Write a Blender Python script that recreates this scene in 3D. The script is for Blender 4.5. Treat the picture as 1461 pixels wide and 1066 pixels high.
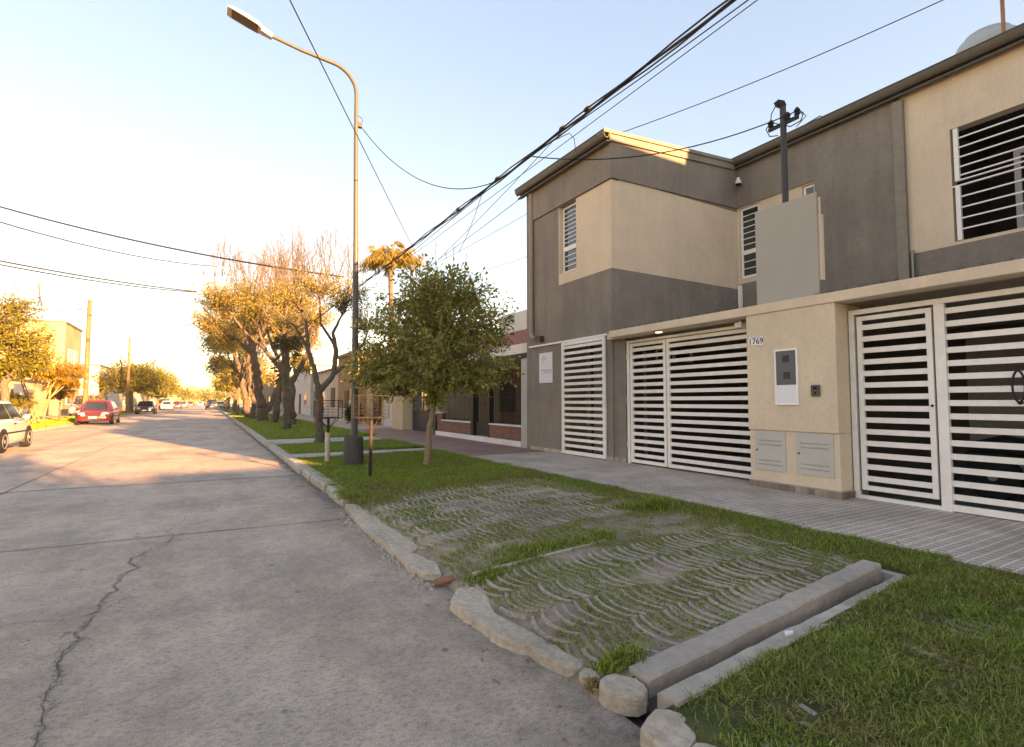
import bpy, bmesh, math, random
import numpy as np
from mathutils import Vector, Matrix
R = math.radians
S = bpy.context.scene
COL = S.collection
for o in list(bpy.data.objects):
    bpy.data.objects.remove(o)

# ------------------------------------------------------------------ camera
cam_d = bpy.data.cameras.new("camera")
cam = bpy.data.objects.new("camera", cam_d)
COL.objects.link(cam)
cam.location = (0.0, 0.0, 1.42)
cam.rotation_euler = (R(90 + 3.094), 0, R(-30.268))
cam_d.sensor_width = 36.0
cam_d.lens = 740.0 / 1461.0 * 36.0
cam_d.clip_start = 0.05
cam_d.clip_end = 3000
S.camera = cam

# ------------------------------------------------------------------ sky and sun
SUN_EL, SUN_AZ = 11.0, 18.0          # the sun stands behind the camera, SUN_AZ degrees to its right of the street
sun_dir = Vector((math.sin(R(SUN_AZ)) * math.cos(R(SUN_EL)), -math.cos(R(SUN_AZ)) * math.cos(R(SUN_EL)), math.sin(R(SUN_EL))))
W = bpy.data.worlds.new("World")
S.world = W
W.use_nodes = True
wn, wl = W.node_tree.nodes, W.node_tree.links
wn.clear()
sky = wn.new("ShaderNodeTexSky")
sky.sky_type = 'NISHITA'
sky.sun_disc = False
sky.sun_elevation = R(SUN_EL)
sky.sun_rotation = R(180 - SUN_AZ)
sky.altitude = 20
sky.air_density = 1.0
sky.dust_density = 0.25
sky.ozone_density = 1.0
bg = wn.new("ShaderNodeBackground")
bg.inputs["Strength"].default_value = 0.055
out = wn.new("ShaderNodeOutputWorld")
gam = wn.new("ShaderNodeGamma"); gam.inputs["Gamma"].default_value = 0.5
hsv = wn.new("ShaderNodeHueSaturation"); hsv.inputs["Hue"].default_value = 0.511; hsv.inputs["Saturation"].default_value = 1.75; hsv.inputs["Value"].default_value = 2.05
wl.new(sky.outputs[0], gam.inputs[0]); wl.new(gam.outputs[0], hsv.inputs["Color"]); wl.new(hsv.outputs[0], bg.inputs[0])
wl.new(bg.outputs[0], out.inputs[0])

sun_d = bpy.data.lights.new("sun", 'SUN')
sun_d.energy = 4.6
sun_d.angle = R(0.6)
sun_d.color = (1.0, 0.63, 0.31)
sun = bpy.data.objects.new("sun", sun_d)
COL.objects.link(sun)
sun.rotation_euler = (-sun_dir).to_track_quat('-Z', 'Y').to_euler()
sun.location = (10, -10, 30)

S.view_settings.view_transform = 'Standard'
S.view_settings.look = 'None'
S.view_settings.exposure = 2.97
S.view_settings.gamma = 1.0
S.view_settings.use_white_balance = True
S.view_settings.white_balance_temperature = 9000
S.view_settings.white_balance_tint = 22
S.render.engine = 'CYCLES'
S.cycles.max_bounces = 6
S.cycles.diffuse_bounces = 3
S.cycles.glossy_bounces = 3
S.cycles.transmission_bounces = 4
S.cycles.transparent_max_bounces = 8
S.cycles.use_denoising = True

# ------------------------------------------------------------------ materials
MATS = {}
def mat(name, col, rough=0.8, var=0.0, scale=8.0, bump=0.0, bscale=60.0, metal=0.0, spec=0.3, stain=0.0, island=0.0, transl=0.0, streak=0.0):
    """Principled with noise mottling, a fine bump, large stains and per-piece variation."""
    if name in MATS:
        return MATS[name]
    m = bpy.data.materials.new(name)
    m.use_nodes = True
    n, l = m.node_tree.nodes, m.node_tree.links
    b = n["Principled BSDF"]
    b.inputs["Roughness"].default_value = rough
    b.inputs["Metallic"].default_value = metal
    b.inputs["Specular IOR Level"].default_value = spec
    c = (*col, 1.0)
    b.inputs["Base Color"].default_value = c
    m.diffuse_color = c
    tc = n.new("ShaderNodeNewGeometry")
    cur = None
    def scaled(factor_socket, lo, hi, prev):
        mr = n.new("ShaderNodeMapRange")
        mr.inputs["To Min"].default_value = lo
        mr.inputs["To Max"].default_value = hi
        l.new(factor_socket, mr.inputs["Value"])
        mx = n.new("ShaderNodeMix"); mx.data_type = 'RGBA'; mx.blend_type = 'MULTIPLY'
        mx.inputs["Factor"].default_value = 1.0
        if prev is None: mx.inputs["A"].default_value = c
        else: l.new(prev, mx.inputs["A"])
        l.new(mr.outputs[0], mx.inputs["B"])
        return mx.outputs["Result"]
    if var > 0:
        t = n.new("ShaderNodeTexNoise"); t.inputs["Scale"].default_value = scale; t.inputs["Detail"].default_value = 6
        t.inputs["Roughness"].default_value = 0.65
        l.new(tc.outputs["Position"], t.inputs["Vector"])
        mr0 = n.new("ShaderNodeMapRange"); mr0.inputs["From Min"].default_value = 0.3; mr0.inputs["From Max"].default_value = 0.7
        l.new(t.outputs["Fac"], mr0.inputs["Value"])
        cur = scaled(mr0.outputs[0], 1 - var, 1 + var, cur)
    if stain > 0:
        t = n.new("ShaderNodeTexNoise"); t.inputs["Scale"].default_value = 0.7; t.inputs["Detail"].default_value = 8
        t.inputs["Roughness"].default_value = 0.7
        l.new(tc.outputs["Position"], t.inputs["Vector"])
        mr0 = n.new("ShaderNodeMapRange"); mr0.inputs["From Min"].default_value = 0.35; mr0.inputs["From Max"].default_value = 0.65
        l.new(t.outputs["Fac"], mr0.inputs["Value"])
        cur = scaled(mr0.outputs[0], 1 - stain, 1 + stain, cur)
    if streak > 0:
        mp = n.new("ShaderNodeMapping"); mp.inputs["Scale"].default_value = (5, 5, 0.5)
        l.new(tc.outputs["Position"], mp.inputs["Vector"])
        t = n.new("ShaderNodeTexNoise"); t.inputs["Scale"].default_value = 1.0; t.inputs["Detail"].default_value = 5
        l.new(mp.outputs[0], t.inputs["Vector"])
        mr0 = n.new("ShaderNodeMapRange"); mr0.inputs["From Min"].default_value = 0.4; mr0.inputs["From Max"].default_value = 0.7
        l.new(t.outputs["Fac"], mr0.inputs["Value"])
        cur = scaled(mr0.outputs[0], 1.0, 1 - streak, cur)
    if island > 0:
        cur = scaled(tc.outputs["Random Per Island"], 1 - island, 1 + island, cur)
    if cur is not None:
        l.new(cur, b.inputs["Base Color"])
    if bump > 0:
        t = n.new("ShaderNodeTexNoise"); t.inputs["Scale"].default_value = bscale; t.inputs["Detail"].default_value = 4
        l.new(tc.outputs["Position"], t.inputs["Vector"])
        bp = n.new("ShaderNodeBump"); bp.inputs["Strength"].default_value = bump; bp.inputs["Distance"].default_value = 0.01
        l.new(t.outputs["Fac"], bp.inputs["Height"])
        l.new(bp.outputs[0], b.inputs["Normal"])
    if transl > 0:
        tr = n.new("ShaderNodeBsdfTranslucent")
        if cur is not None: l.new(cur, tr.inputs["Color"])
        else: tr.inputs["Color"].default_value = c
        ms = n.new("ShaderNodeMixShader"); ms.inputs[0].default_value = transl
        l.new(b.outputs[0], ms.inputs[1]); l.new(tr.outputs[0], ms.inputs[2])
        l.new(ms.outputs[0], n["Material Output"].inputs["Surface"])
    MATS[name] = m
    return m

def leafmat(name, cols, transl=0.35, rough=0.5):
    """Leaves: each leaf takes its own colour from a ramp."""
    m = bpy.data.materials.new(name); m.use_nodes = True
    n, l = m.node_tree.nodes, m.node_tree.links
    b = n["Principled BSDF"]
    b.inputs["Roughness"].default_value = rough
    b.inputs["Specular IOR Level"].default_value = 0.3
    g = n.new("ShaderNodeNewGeometry")
    cr = n.new("ShaderNodeValToRGB")
    el = cr.color_ramp.elements
    while len(el) < len(cols): el.new(0.5)
    for i, c in enumerate(cols):
        el[i].position = i / (len(cols) - 1); el[i].color = (*c, 1)
    l.new(g.outputs["Random Per Island"], cr.inputs[0])
    l.new(cr.outputs[0], b.inputs["Base Color"])
    tr = n.new("ShaderNodeBsdfTranslucent"); l.new(cr.outputs[0], tr.inputs["Color"])
    ms = n.new("ShaderNodeMixShader"); ms.inputs[0].default_value = transl
    l.new(b.outputs[0], ms.inputs[1]); l.new(tr.outputs[0], ms.inputs[2])
    l.new(ms.outputs[0], n["Material Output"].inputs["Surface"])
    MATS[name] = m
    return m

# ------------------------------------------------------------------ mesh helpers
ROOT = {}
class MB:
    def __init__(s): s.v = []; s.f = []; s.m = []
    def add(s, vs, fs, m=0):
        k = len(s.v); s.v += [tuple(p) for p in vs]
        s.f += [tuple(i + k for i in f) for f in fs]; s.m += [m] * len(fs)
        return s
    def box(s, x0, x1, y0, y1, z0, z1, m=0):
        return s.add([(x0,y0,z0),(x1,y0,z0),(x1,y1,z0),(x0,y1,z0),(x0,y0,z1),(x1,y0,z1),(x1,y1,z1),(x0,y1,z1)],
                     [(0,3,2,1),(4,5,6,7),(0,1,5,4),(1,2,6,5),(2,3,7,6),(3,0,4,7)], m)
    def quad(s, a, b, c, d, m=0): return s.add([a, b, c, d], [(0,1,2,3)], m)
    def tube(s, pts, rad, n=8, m=0):
        pts = [Vector(p) for p in pts]
        if not hasattr(rad, '__len__'): rad = [rad] * len(pts)
        k = len(s.v); up = None
        for i, p in enumerate(pts):
            t = (pts[min(i+1, len(pts)-1)] - pts[max(i-1, 0)])
            if t.length < 1e-9: t = Vector((0,0,1))
            t.normalize()
            if up is None:
                up = Vector((0,0,1)) if abs(t.z) < 0.9 else Vector((1,0,0))
            a = t.cross(up)
            if a.length < 1e-6: a = t.cross(Vector((0,1,0)))
            a.normalize(); b = a.cross(t).normalized(); up = b
            for j in range(n):
                q = p + (a * math.cos(2*math.pi*j/n) + b * math.sin(2*math.pi*j/n)) * rad[i]
                s.v.append(tuple(q))
        for i in range(len(pts)-1):
            for j in range(n):
                j2 = (j+1) % n
                s.f.append((k+i*n+j, k+i*n+j2, k+(i+1)*n+j2, k+(i+1)*n+j)); s.m.append(m)
        s.f.append(tuple(k+j for j in range(n))); s.m.append(m)
        s.f.append(tuple(k+(len(pts)-1)*n+j for j in reversed(range(n)))); s.m.append(m)
        return s
    def lathe(s, prof, c=(0,0,0), n=16, axis='z', m=0):
        k = len(s.v)
        for r, h in prof:
            for j in range(n):
                a = 2*math.pi*j/n; u, w = r*math.cos(a), r*math.sin(a)
                p = (u, w, h) if axis == 'z' else ((h, u, w) if axis == 'x' else (u, h, w))
                s.v.append((c[0]+p[0], c[1]+p[1], c[2]+p[2]))
        for i in range(len(prof)-1):
            for j in range(n):
                j2 = (j+1) % n
                s.f.append((k+i*n+j, k+i*n+j2, k+(i+1)*n+j2, k+(i+1)*n+j)); s.m.append(m)
        s.f.append(tuple(k+j for j in reversed(range(n)))); s.m.append(m)
        s.f.append(tuple(k+(len(prof)-1)*n+j for j in range(n))); s.m.append(m)
        return s
    def prism(s, poly, axis, a0, a1, m=0):
        """poly: 2-D outline; axis: the direction it is swept along."""
        def P(u, w, a):
            return {'x': (a,u,w), 'y': (u,a,w), 'z': (u,w,a)}[axis]
        n = len(poly); k = len(s.v)
        s.v += [P(u,w,a0) for u,w in poly] + [P(u,w,a1) for u,w in poly]
        s.f += [tuple(k+i for i in range(n)), tuple(k+n+i for i in reversed(range(n)))]
        s.f += [(k+i, k+(i+1)%n, k+n+(i+1)%n, k+n+i) for i in range(n)]
        s.m += [m]*(n+2)
        return s
    def build(s, name, mats, parent=None, smooth=False, bevel=0.0, local=False):
        me = bpy.data.meshes.new(name)
        off = (0,0,0)
        if parent is not None and not local: off = ROOT.get(parent.name, (0,0,0))
        me.from_pydata([(x-off[0], y-off[1], z-off[2]) for x,y,z in s.v], [], s.f)
        if not isinstance(mats, (list, tuple)): mats = [mats]
        for mm in mats: me.materials.append(mm)
        if len(mats) > 1: me.polygons.foreach_set("material_index", s.m)
        if smooth: me.polygons.foreach_set("use_smooth", [True]*len(me.polygons))
        bm = bmesh.new(); bm.from_mesh(me); bmesh.ops.recalc_face_normals(bm, faces=bm.faces); bm.to_mesh(me); bm.free()
        me.update()
        o = bpy.data.objects.new(name, me); COL.objects.link(o)
        if parent is not None:
            o.parent = parent; ROOT[o.name] = off
        if bevel > 0:
            md = o.modifiers.new("bevel", 'BEVEL'); md.width = bevel; md.segments = 2; md.limit_method = 'ANGLE'
        if smooth:
            try:
                me.set_sharp_from_angle(angle=R(40))
            except Exception: pass
        return o

def np_mesh(name, V, F, mats, parent=None, smooth=False):
    """V (n,3) float, F (m,k) int -> mesh object, fast."""
    me = bpy.data.meshes.new(name)
    off = np.array(ROOT.get(parent.name, (0,0,0))) if parent is not None else np.zeros(3)
    V = V - off
    n, (m, k) = len(V), F.shape
    me.vertices.add(n); me.vertices.foreach_set("co", V.astype(np.float32).ravel())
    me.loops.add(m*k); me.loops.foreach_set("vertex_index", F.astype(np.int32).ravel())
    me.polygons.add(m); me.polygons.foreach_set("loop_start", np.arange(0, m*k, k, dtype=np.int32))
    me.update(calc_edges=True); me.validate()
    if not isinstance(mats, (list, tuple)): mats = [mats]
    for mm in mats: me.materials.append(mm)
    if smooth: me.polygons.foreach_set("use_smooth", [True]*m)
    o = bpy.data.objects.new(name, me); COL.objects.link(o)
    if parent is not None:
        o.parent = parent; ROOT[o.name] = tuple(off)
    return o

def tag(o, label=None, cat=None, group=None, kind=None):
    if label: o["label"] = label
    if cat: o["category"] = cat
    if group: o["group"] = group
    if kind: o["kind"] = kind
    return o
def thing(name, label, cat, loc=(0,0,0), group=None, rotz=0.0):
    o = bpy.data.objects.new(name, None); COL.objects.link(o)
    o.empty_display_size = 0.2
    o.location = loc; o.rotation_euler = (0,0,rotz)
    ROOT[o.name] = tuple(loc)
    return tag(o, label, cat, group)
def copy_tree(o, parent=None):
    c = o.copy(); COL.objects.link(c)
    if parent is not None: c.parent = parent
    ROOT[c.name] = ROOT.get(o.name, (0,0,0))
    for ch in [x for x in bpy.data.objects if x.parent == o]: copy_tree(ch, c)
    return c
def struct(o): o["kind"] = "structure"; return o
def facade(mb, axis, coord, depth, us, vs, fn):
    """A wall face in the plane axis=coord, split at us, vs; fn(u,v) -> material index or None for an opening; depth: signed thickness."""
    def P(u, v, d):
        return (coord+d, u, v) if axis == 'x' else (u, coord+d, v)
    us, vs = sorted(set(us)), sorted(set(vs))
    g = {(i,j): fn((us[i]+us[i+1])/2, (vs[j]+vs[j+1])/2) for i in range(len(us)-1) for j in range(len(vs)-1)}
    for (i,j), m in g.items():
        if m is None: continue
        u0,u1,v0,v1 = us[i],us[i+1],vs[j],vs[j+1]
        mb.quad(P(u0,v0,0),P(u1,v0,0),P(u1,v1,0),P(u0,v1,0), m)
        mb.quad(P(u0,v0,depth),P(u1,v0,depth),P(u1,v1,depth),P(u0,v1,depth), m)
        for di,dj,a,b in ((-1,0,(u0,v0),(u0,v1)),(1,0,(u1,v0),(u1,v1)),(0,-1,(u0,v0),(u1,v0)),(0,1,(u0,v1),(u1,v1))):
            if g.get((i+di,j+dj)) is None:
                mb.quad(P(*a,0),P(*b,0),P(*b,depth),P(*a,depth), m)
def sag(a, b, drop, n=14):
    a, b = Vector(a), Vector(b)
    return [a.lerp(b, i/n) - Vector((0,0,drop*4*(i/n)*(1-i/n))) for i in range(n+1)]
def zv(x):                       # height of the verge: rises from the kerb to the pavement
    return 0.10 + 0.045*max(0.0, min(1.0, (x-1.65)/3.5))

M_dark  = mat("taupe_render", (0.232,0.200,0.174), 0.9, var=0.10, scale=14, bump=0.45, bscale=110, stain=0.13, streak=0.13)
M_beige = mat("beige_render", (0.67,0.54,0.415), 0.9, var=0.07, scale=20, bump=0.6, bscale=90, stain=0.08, streak=0.06)
M_white = mat("white_paint", (0.82,0.80,0.77), 0.45, var=0.05, scale=12, stain=0.04)
M_trim  = mat("gutter_paint", (0.10,0.09,0.075), 0.5, var=0.10, scale=10)
M_black = mat("black_interior", (0.012,0.011,0.011), 0.8)
M_glass = mat("dark_glass", (0.03,0.04,0.05), 0.06, spec=0.9)
M_conc  = mat("old_concrete", (0.39,0.34,0.285), 0.95, var=0.18, scale=16, bump=0.6, bscale=70, stain=0.15)
M_metal = mat("grey_metal", (0.25,0.25,0.24), 0.45, metal=0.6, var=0.1)
M_wire  = mat("cable_black", (0.015,0.015,0.017), 0.6)
M_iron  = mat("wrought_iron", (0.018,0.016,0.015), 0.5)
M_rust  = mat("rusty_iron", (0.035,0.024,0.018), 0.8, var=0.3, scale=30)
# ------------------------------------------------------------------ ground, road, verge, pavement
def grid_mesh(name, x0, x1, y0, y1, nx, ny, zf, m, kind="structure"):
    xs = np.linspace(x0, x1, nx+1); ys = np.linspace(y0, y1, ny+1)
    X, Y = np.meshgrid(xs, ys)
    Z = zf(X, Y)
    V = np.stack([X.ravel(), Y.ravel(), Z.ravel()], 1)
    i = np.arange(nx); j = np.arange(ny)
    I, J = np.meshgrid(i, j)
    a = (J*(nx+1)+I).ravel()
    F = np.stack([a, a+1, a+nx+2, a+nx+1], 1)
    o = np_mesh(name, V, F, m, smooth=True)
    if kind: o["kind"] = kind
    return o
def wav(X, Y, s, seed=0):
    r = np.random.RandomState(seed); z = np.zeros_like(X)
    for k in range(7):
        a = r.rand()*6.28; f = s*(0.6+1.6*r.rand()); p = r.rand()*6.28
        z += np.sin((X*np.cos(a)+Y*np.sin(a))*f + p)
    return z/7

# concrete road: pale worn slabs with stains, dark flecks and fine grain
def road_material():
    m = bpy.data.materials.new("worn_concrete_road"); m.use_nodes = True
    n, l = m.node_tree.nodes, m.node_tree.links
    b = n["Principled BSDF"]; b.inputs["Roughness"].default_value = 0.75; b.inputs["Specular IOR Level"].default_value = 0.35
    g = n.new("ShaderNodeNewGeometry")
    def noise(sc, det=6, ro=0.6, vec=None):
        t = n.new("ShaderNodeTexNoise"); t.inputs["Scale"].default_value = sc; t.inputs["Detail"].default_value = det; t.inputs["Roughness"].default_value = ro
        l.new(vec or g.outputs["Position"], t.inputs["Vector"]); return t.outputs["Fac"]
    def ramp(s, a, b_, lo, hi):
        r = n.new("ShaderNodeMapRange"); r.inputs["From Min"].default_value = a; r.inputs["From Max"].default_value = b_
        r.inputs["To Min"].default_value = lo; r.inputs["To Max"].default_value = hi; l.new(s, r.inputs["Value"]); return r.outputs[0]
    def mul(a, b_):
        x = n.new("ShaderNodeMath"); x.operation = 'MULTIPLY'; l.new(a, x.inputs[0]); l.new(b_, x.inputs[1]); return x.outputs[0]
    mp = n.new("ShaderNodeMapping"); mp.inputs["Scale"].default_value = (1.0, 0.22, 1.0); l.new(g.outputs["Position"], mp.inputs["Vector"])
    big = ramp(noise(0.5, 8, 0.68), 0.32, 0.68, 0.74, 1.22)
    wear = ramp(noise(1.6, 6, 0.6, mp.outputs[0]), 0.35, 0.7, 0.84, 1.14)
    mid = ramp(noise(6, 7, 0.7), 0.35, 0.65, 0.86, 1.12)
    grain = ramp(noise(110, 4, 0.85), 0.3, 0.7, 0.62, 1.30)
    vo = n.new("ShaderNodeTexVoronoi"); vo.inputs["Scale"].default_value = 2.2; l.new(g.outputs["Position"], vo.inputs["Vector"])
    flk = ramp(vo.outputs["Distance"], 0.035, 0.06, 0.55, 1.0)
    vo2 = n.new("ShaderNodeTexVoronoi"); vo2.inputs["Scale"].default_value = 9.0; l.new(g.outputs["Position"], vo2.inputs["Vector"])
    flk2 = ramp(vo2.outputs["Distance"], 0.05, 0.11, 0.72, 1.0)
    mp2 = n.new("ShaderNodeMapping"); mp2.inputs["Scale"].default_value = (1.0, 1.7, 1.0); mp2.inputs["Rotation"].default_value = (0,0,0.5); l.new(g.outputs["Position"], mp2.inputs["Vector"])
    pit = ramp(noise(26, 5, 0.75, mp2.outputs[0]), 0.36, 0.52, 0.66, 1.06)
    tot = mul(mul(mul(mul(mul(mul(big, wear), mid), grain), flk), flk2), pit)
    cr = n.new("ShaderNodeMix"); cr.data_type = 'RGBA'; cr.inputs["A"].default_value = (0.55,0.405,0.305,1); cr.inputs["B"].default_value = (0.46,0.36,0.295,1)
    l.new(ramp(noise(0.55, 5), 0.35, 0.65, 0, 1), cr.inputs["Factor"])
    mx = n.new("ShaderNodeMix"); mx.data_type = 'RGBA'; mx.blend_type = 'MULTIPLY'; mx.inputs["Factor"].default_value = 1
    sx = n.new("ShaderNodeSeparateXYZ"); l.new(g.outputs["Position"], sx.inputs[0])
    side = ramp(sx.outputs["X"], 0.75, 1.60, 0.0, 1.0); rag = ramp(noise(3.2, 7, 0.7), 0.30, 0.62, 0.0, 1.0)
    dm = n.new("ShaderNodeMix"); dm.data_type = 'RGBA'; l.new(mul(mul(side, side), rag), dm.inputs["Factor"]); l.new(cr.outputs["Result"], dm.inputs["A"]); dm.inputs["B"].default_value = (0.19,0.15,0.12,1)
    l.new(dm.outputs["Result"], mx.inputs["A"]); l.new(tot, mx.inputs["B"]); l.new(mx.outputs["Result"], b.inputs["Base Color"])
    bp = n.new("ShaderNodeBump"); bp.inputs["Strength"].default_value = 0.8; bp.inputs["Distance"].default_value = 0.01
    l.new(noise(70, 5, 0.75), bp.inputs["Height"]); l.new(bp.outputs[0], b.inputs["Normal"])
    return m
M_road = road_material()
M_earth = mat("trodden_earth", (0.21,0.17,0.13), 1.0, var=0.3, scale=9, bump=0.8, bscale=45, stain=0.2)
M_drive = mat("driveway_soil", (0.28,0.21,0.145), 1.0, var=0.35, scale=6, bump=0.9, bscale=60, stain=0.3)
M_turf = mat("turf_soil", (0.075,0.075,0.026), 1.0, var=0.35, scale=7, bump=0.8, bscale=60, stain=0.25)
M_farturf = mat("far_turf", (0.095,0.125,0.03), 1.0, var=0.35, scale=4, bump=0.6, bscale=30, stain=0.2)

ground = grid_mesh("ground", -130, 140, -60, 460, 8, 8, lambda X,Y: X*0-0.06, M_earth)
road = grid_mesh("road", -7.0, 1.66, -30, 420, 40, 300, lambda X,Y: 0.0 + 0.0*X, M_road)

# verge strip between kerb and pavement (turf), its uneven soil
def verge_z(X, Y):
    return 0.10 + 0.045*np.clip((X-1.65)/3.5, 0, 1) - 0.012 + 0.010*wav(X, Y, 2.2, 3) + 0.006*wav(X, Y, 7, 4)
def yk(x): return 1.85 + 0.085*(x-1.7)      # line of the drain's far wall
def warp_sheet(name, x0, x1, ya, yb, nx, ny, m):
    xs = np.linspace(x0, x1, nx+1); V = []
    for j in range(ny+1):
        for i_, x in enumerate(xs):
            y = ya(x)+(yb(x)-ya(x))*j/ny; V.append((x, y, float(verge_z(np.array(x), np.array(y))) - (0.0 if x > 1.9 or y < 1.8 else (1.9-x)*0.22) if i_ else -0.03))
    i = np.arange(nx); j = np.arange(ny); I, J = np.meshgrid(i, j); a = (J*(nx+1)+I).ravel()
    o = np_mesh(name, np.array(V), np.stack([a,a+1,a+nx+2,a+nx+1],1), m, smooth=True); o["kind"] = "structure"; return o
turf_near = warp_sheet("front_lawn", 1.66, 4.64, lambda x: -12, lambda x: yk(x)-0.18, 36, 90, M_turf)
turf_side = warp_sheet("front_lawn", 4.56, 5.22, lambda x: -12, lambda x: 2.45, 8, 90, M_turf)
drive_soil = warp_sheet("driveway_soil", 1.60, 5.22, lambda x: yk(x)+0.10 if x < 4.64 else 2.45, lambda x: 7.6, 60, 90, M_drive)
turf_mid = grid_mesh("lawn", 1.62, 5.25, 7.6, 13.0, 50, 60, verge_z, M_turf)
turf_far = grid_mesh("lawn", 1.62, 5.3, 14.0, 17.2, 30, 20, verge_z, M_turf)
turf_end = grid_mesh("lawn", 1.62, 5.6, 19.6, 220, 20, 200, verge_z, M_farturf)
M_path = mat("path_concrete", (0.43,0.36,0.29), 0.95, var=0.2, scale=8, bump=0.4, stain=0.2)
M_redtile = mat("red_pavement", (0.27,0.145,0.11), 0.7, var=0.2, scale=9, bump=0.2, stain=0.18)
pa = MB(); pa.box(1.66, 5.25, 13.0, 14.0, 0.0, 0.115); struct(pa.build("path", M_path))
pb = MB(); pb.box(1.66, 5.25, 17.2, 19.6, 0.0, 0.12); struct(pb.build("path", M_path))

# pavement of small square vanilla tiles with pale joints
def tile_material(name, ca, cb, line, cell, wid):
    m = bpy.data.materials.new(name); m.use_nodes = True
    n, l = m.node_tree.nodes, m.node_tree.links
    b = n["Principled BSDF"]; b.inputs["Roughness"].default_value = 0.8; b.inputs["Specular IOR Level"].default_value = 0.2
    g = n.new("ShaderNodeNewGeometry")
    br = n.new("ShaderNodeTexBrick")
    br.offset = 0.0; br.squash = 1.0
    br.inputs["Scale"].default_value = 1.0
    br.inputs["Brick Width"].default_value = cell; br.inputs["Row Height"].default_value = cell
    br.inputs["Mortar Size"].default_value = wid; br.inputs["Mortar Smooth"].default_value = 0.2
    br.inputs["Color1"].default_value = (*ca,1); br.inputs["Color2"].default_value = (*cb,1); br.inputs["Mortar"].default_value = (*line,1)
    l.new(g.outputs["Position"], br.inputs["Vector"])
    t = n.new("ShaderNodeTexNoise"); t.inputs["Scale"].default_value = 1.1; t.inputs["Detail"].default_value = 8; t.inputs["Roughness"].default_value = 0.7
    l.new(g.outputs["Position"], t.inputs["Vector"])
    mr = n.new("ShaderNodeMapRange"); mr.inputs["From Min"].default_value = .32; mr.inputs["From Max"].default_value = .68
    mr.inputs["To Min"].default_value = .68; mr.inputs["To Max"].default_value = 1.28; l.new(t.outputs["Fac"], mr.inputs["Value"])
    mx = n.new("ShaderNodeMix"); mx.data_type = 'RGBA'; mx.blend_type = 'MULTIPLY'; mx.inputs["Factor"].default_value = 1
    l.new(br.outputs["Color"], mx.inputs["A"]); l.new(mr.outputs[0], mx.inputs["B"]); l.new(mx.outputs["Result"], b.inputs["Base Color"])
    bp = n.new("ShaderNodeBump"); bp.invert = True; bp.inputs["Strength"].default_value = 0.5; bp.inputs["Distance"].default_value = 0.004
    l.new(br.outputs["Fac"], bp.inputs["Height"]); l.new(bp.outputs[0], b.inputs["Normal"])
    return m
M_tile = tile_material("pavement_tiles", (0.41,0.315,0.26), (0.35,0.275,0.23), (0.64,0.54,0.44), 0.095, 0.009)
pv = MB(); pv.box(5.2, 7.7, -14, 11.0, 0.0, 0.15); struct(pv.build("pavement", M_tile))
pr = MB(); pr.box(5.25, 7.8, 11.0, 24.5, 0.0, 0.147); struct(pr.build("pavement", M_redtile))
pg = MB(); pg.box(5.3, 8.2, 24.5, 220, 0.0, 0.143); struct(pg.build("pavement", M_path))
# garden and yard level behind the fronts
yd = MB(); yd.box(7.7, 60, 12, 220, 0.0, 0.12); struct(yd.build("yard_ground", M_path))
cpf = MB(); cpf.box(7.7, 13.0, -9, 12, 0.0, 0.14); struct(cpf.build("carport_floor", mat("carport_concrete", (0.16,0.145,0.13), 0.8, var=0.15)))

# far (left) side verge and pavement
lv = grid_mesh("left_lawn", -10.2, -7.1, -30, 300, 6, 200, lambda X,Y: 0.11+0.02*wav(X,Y,1.5,6), M_farturf)
lp = MB(); lp.box(-12.2, -10.2, -30, 300, 0.0, 0.14); struct(lp.build("pavement", M_path))
lk = MB()
for i in range(80): lk.box(-7.17, -7.0, -30+i*4.0, -30+i*4.0+3.97, -0.02, 0.115)
struct(lk.build("kerb", M_conc, bevel=0.02))

# right kerb: slabs with an uneven, chipped top
rk = random.Random(5)
kb = MB()
def kerb_slab(mb, x0, x1, y0, y1, h, rng, jx=0.02):
    n = max(2, int((y1-y0)/0.18)); k = len(mb.v)
    for i in range(n+1):
        y = y0+(y1-y0)*i/n; e = rng.uniform(-jx, jx); hz = h+rng.uniform(-0.012, 0.008)
        mb.v += [(x0+e, y, -0.03), (x0+e+0.004, y, hz-0.03), (x0+e+0.03, y, hz), (x1+rng.uniform(-.012,.012), y, hz+0.004), (x1+0.01, y, -0.03)]
    for i in range(n):
        for j in range(4):
            a = k+i*5+j; mb.f.append((a, a+1, a+6, a+5)); mb.m.append(0)
    mb.f.append(tuple(k+j for j in range(5))); mb.m.append(0)
    mb.f.append(tuple(k+n*5+j for j in reversed(range(5)))); mb.m.append(0)
y = 8.6
while y < 200:
    L = rk.uniform(0.9, 1.5) if y < 60 else 6
    kerb_slab(kb, 1.58+rk.uniform(-.015,.015), 1.78, y, y+L-0.015, 0.125, rk, 0.015 if y<60 else 0.0); y += L
struct(kb.build("kerb", M_conc, smooth=False))
kr = MB()   # the round worn end of the kerb by the driveway
for (ya, yb, h) in ((7.95, 8.55, 0.115), (7.3, 7.9, 0.095)):
    kerb_slab(kr, 1.60, 1.80, ya, yb, h, rk, 0.025)
struct(kr.build("kerb", M_conc))
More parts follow.
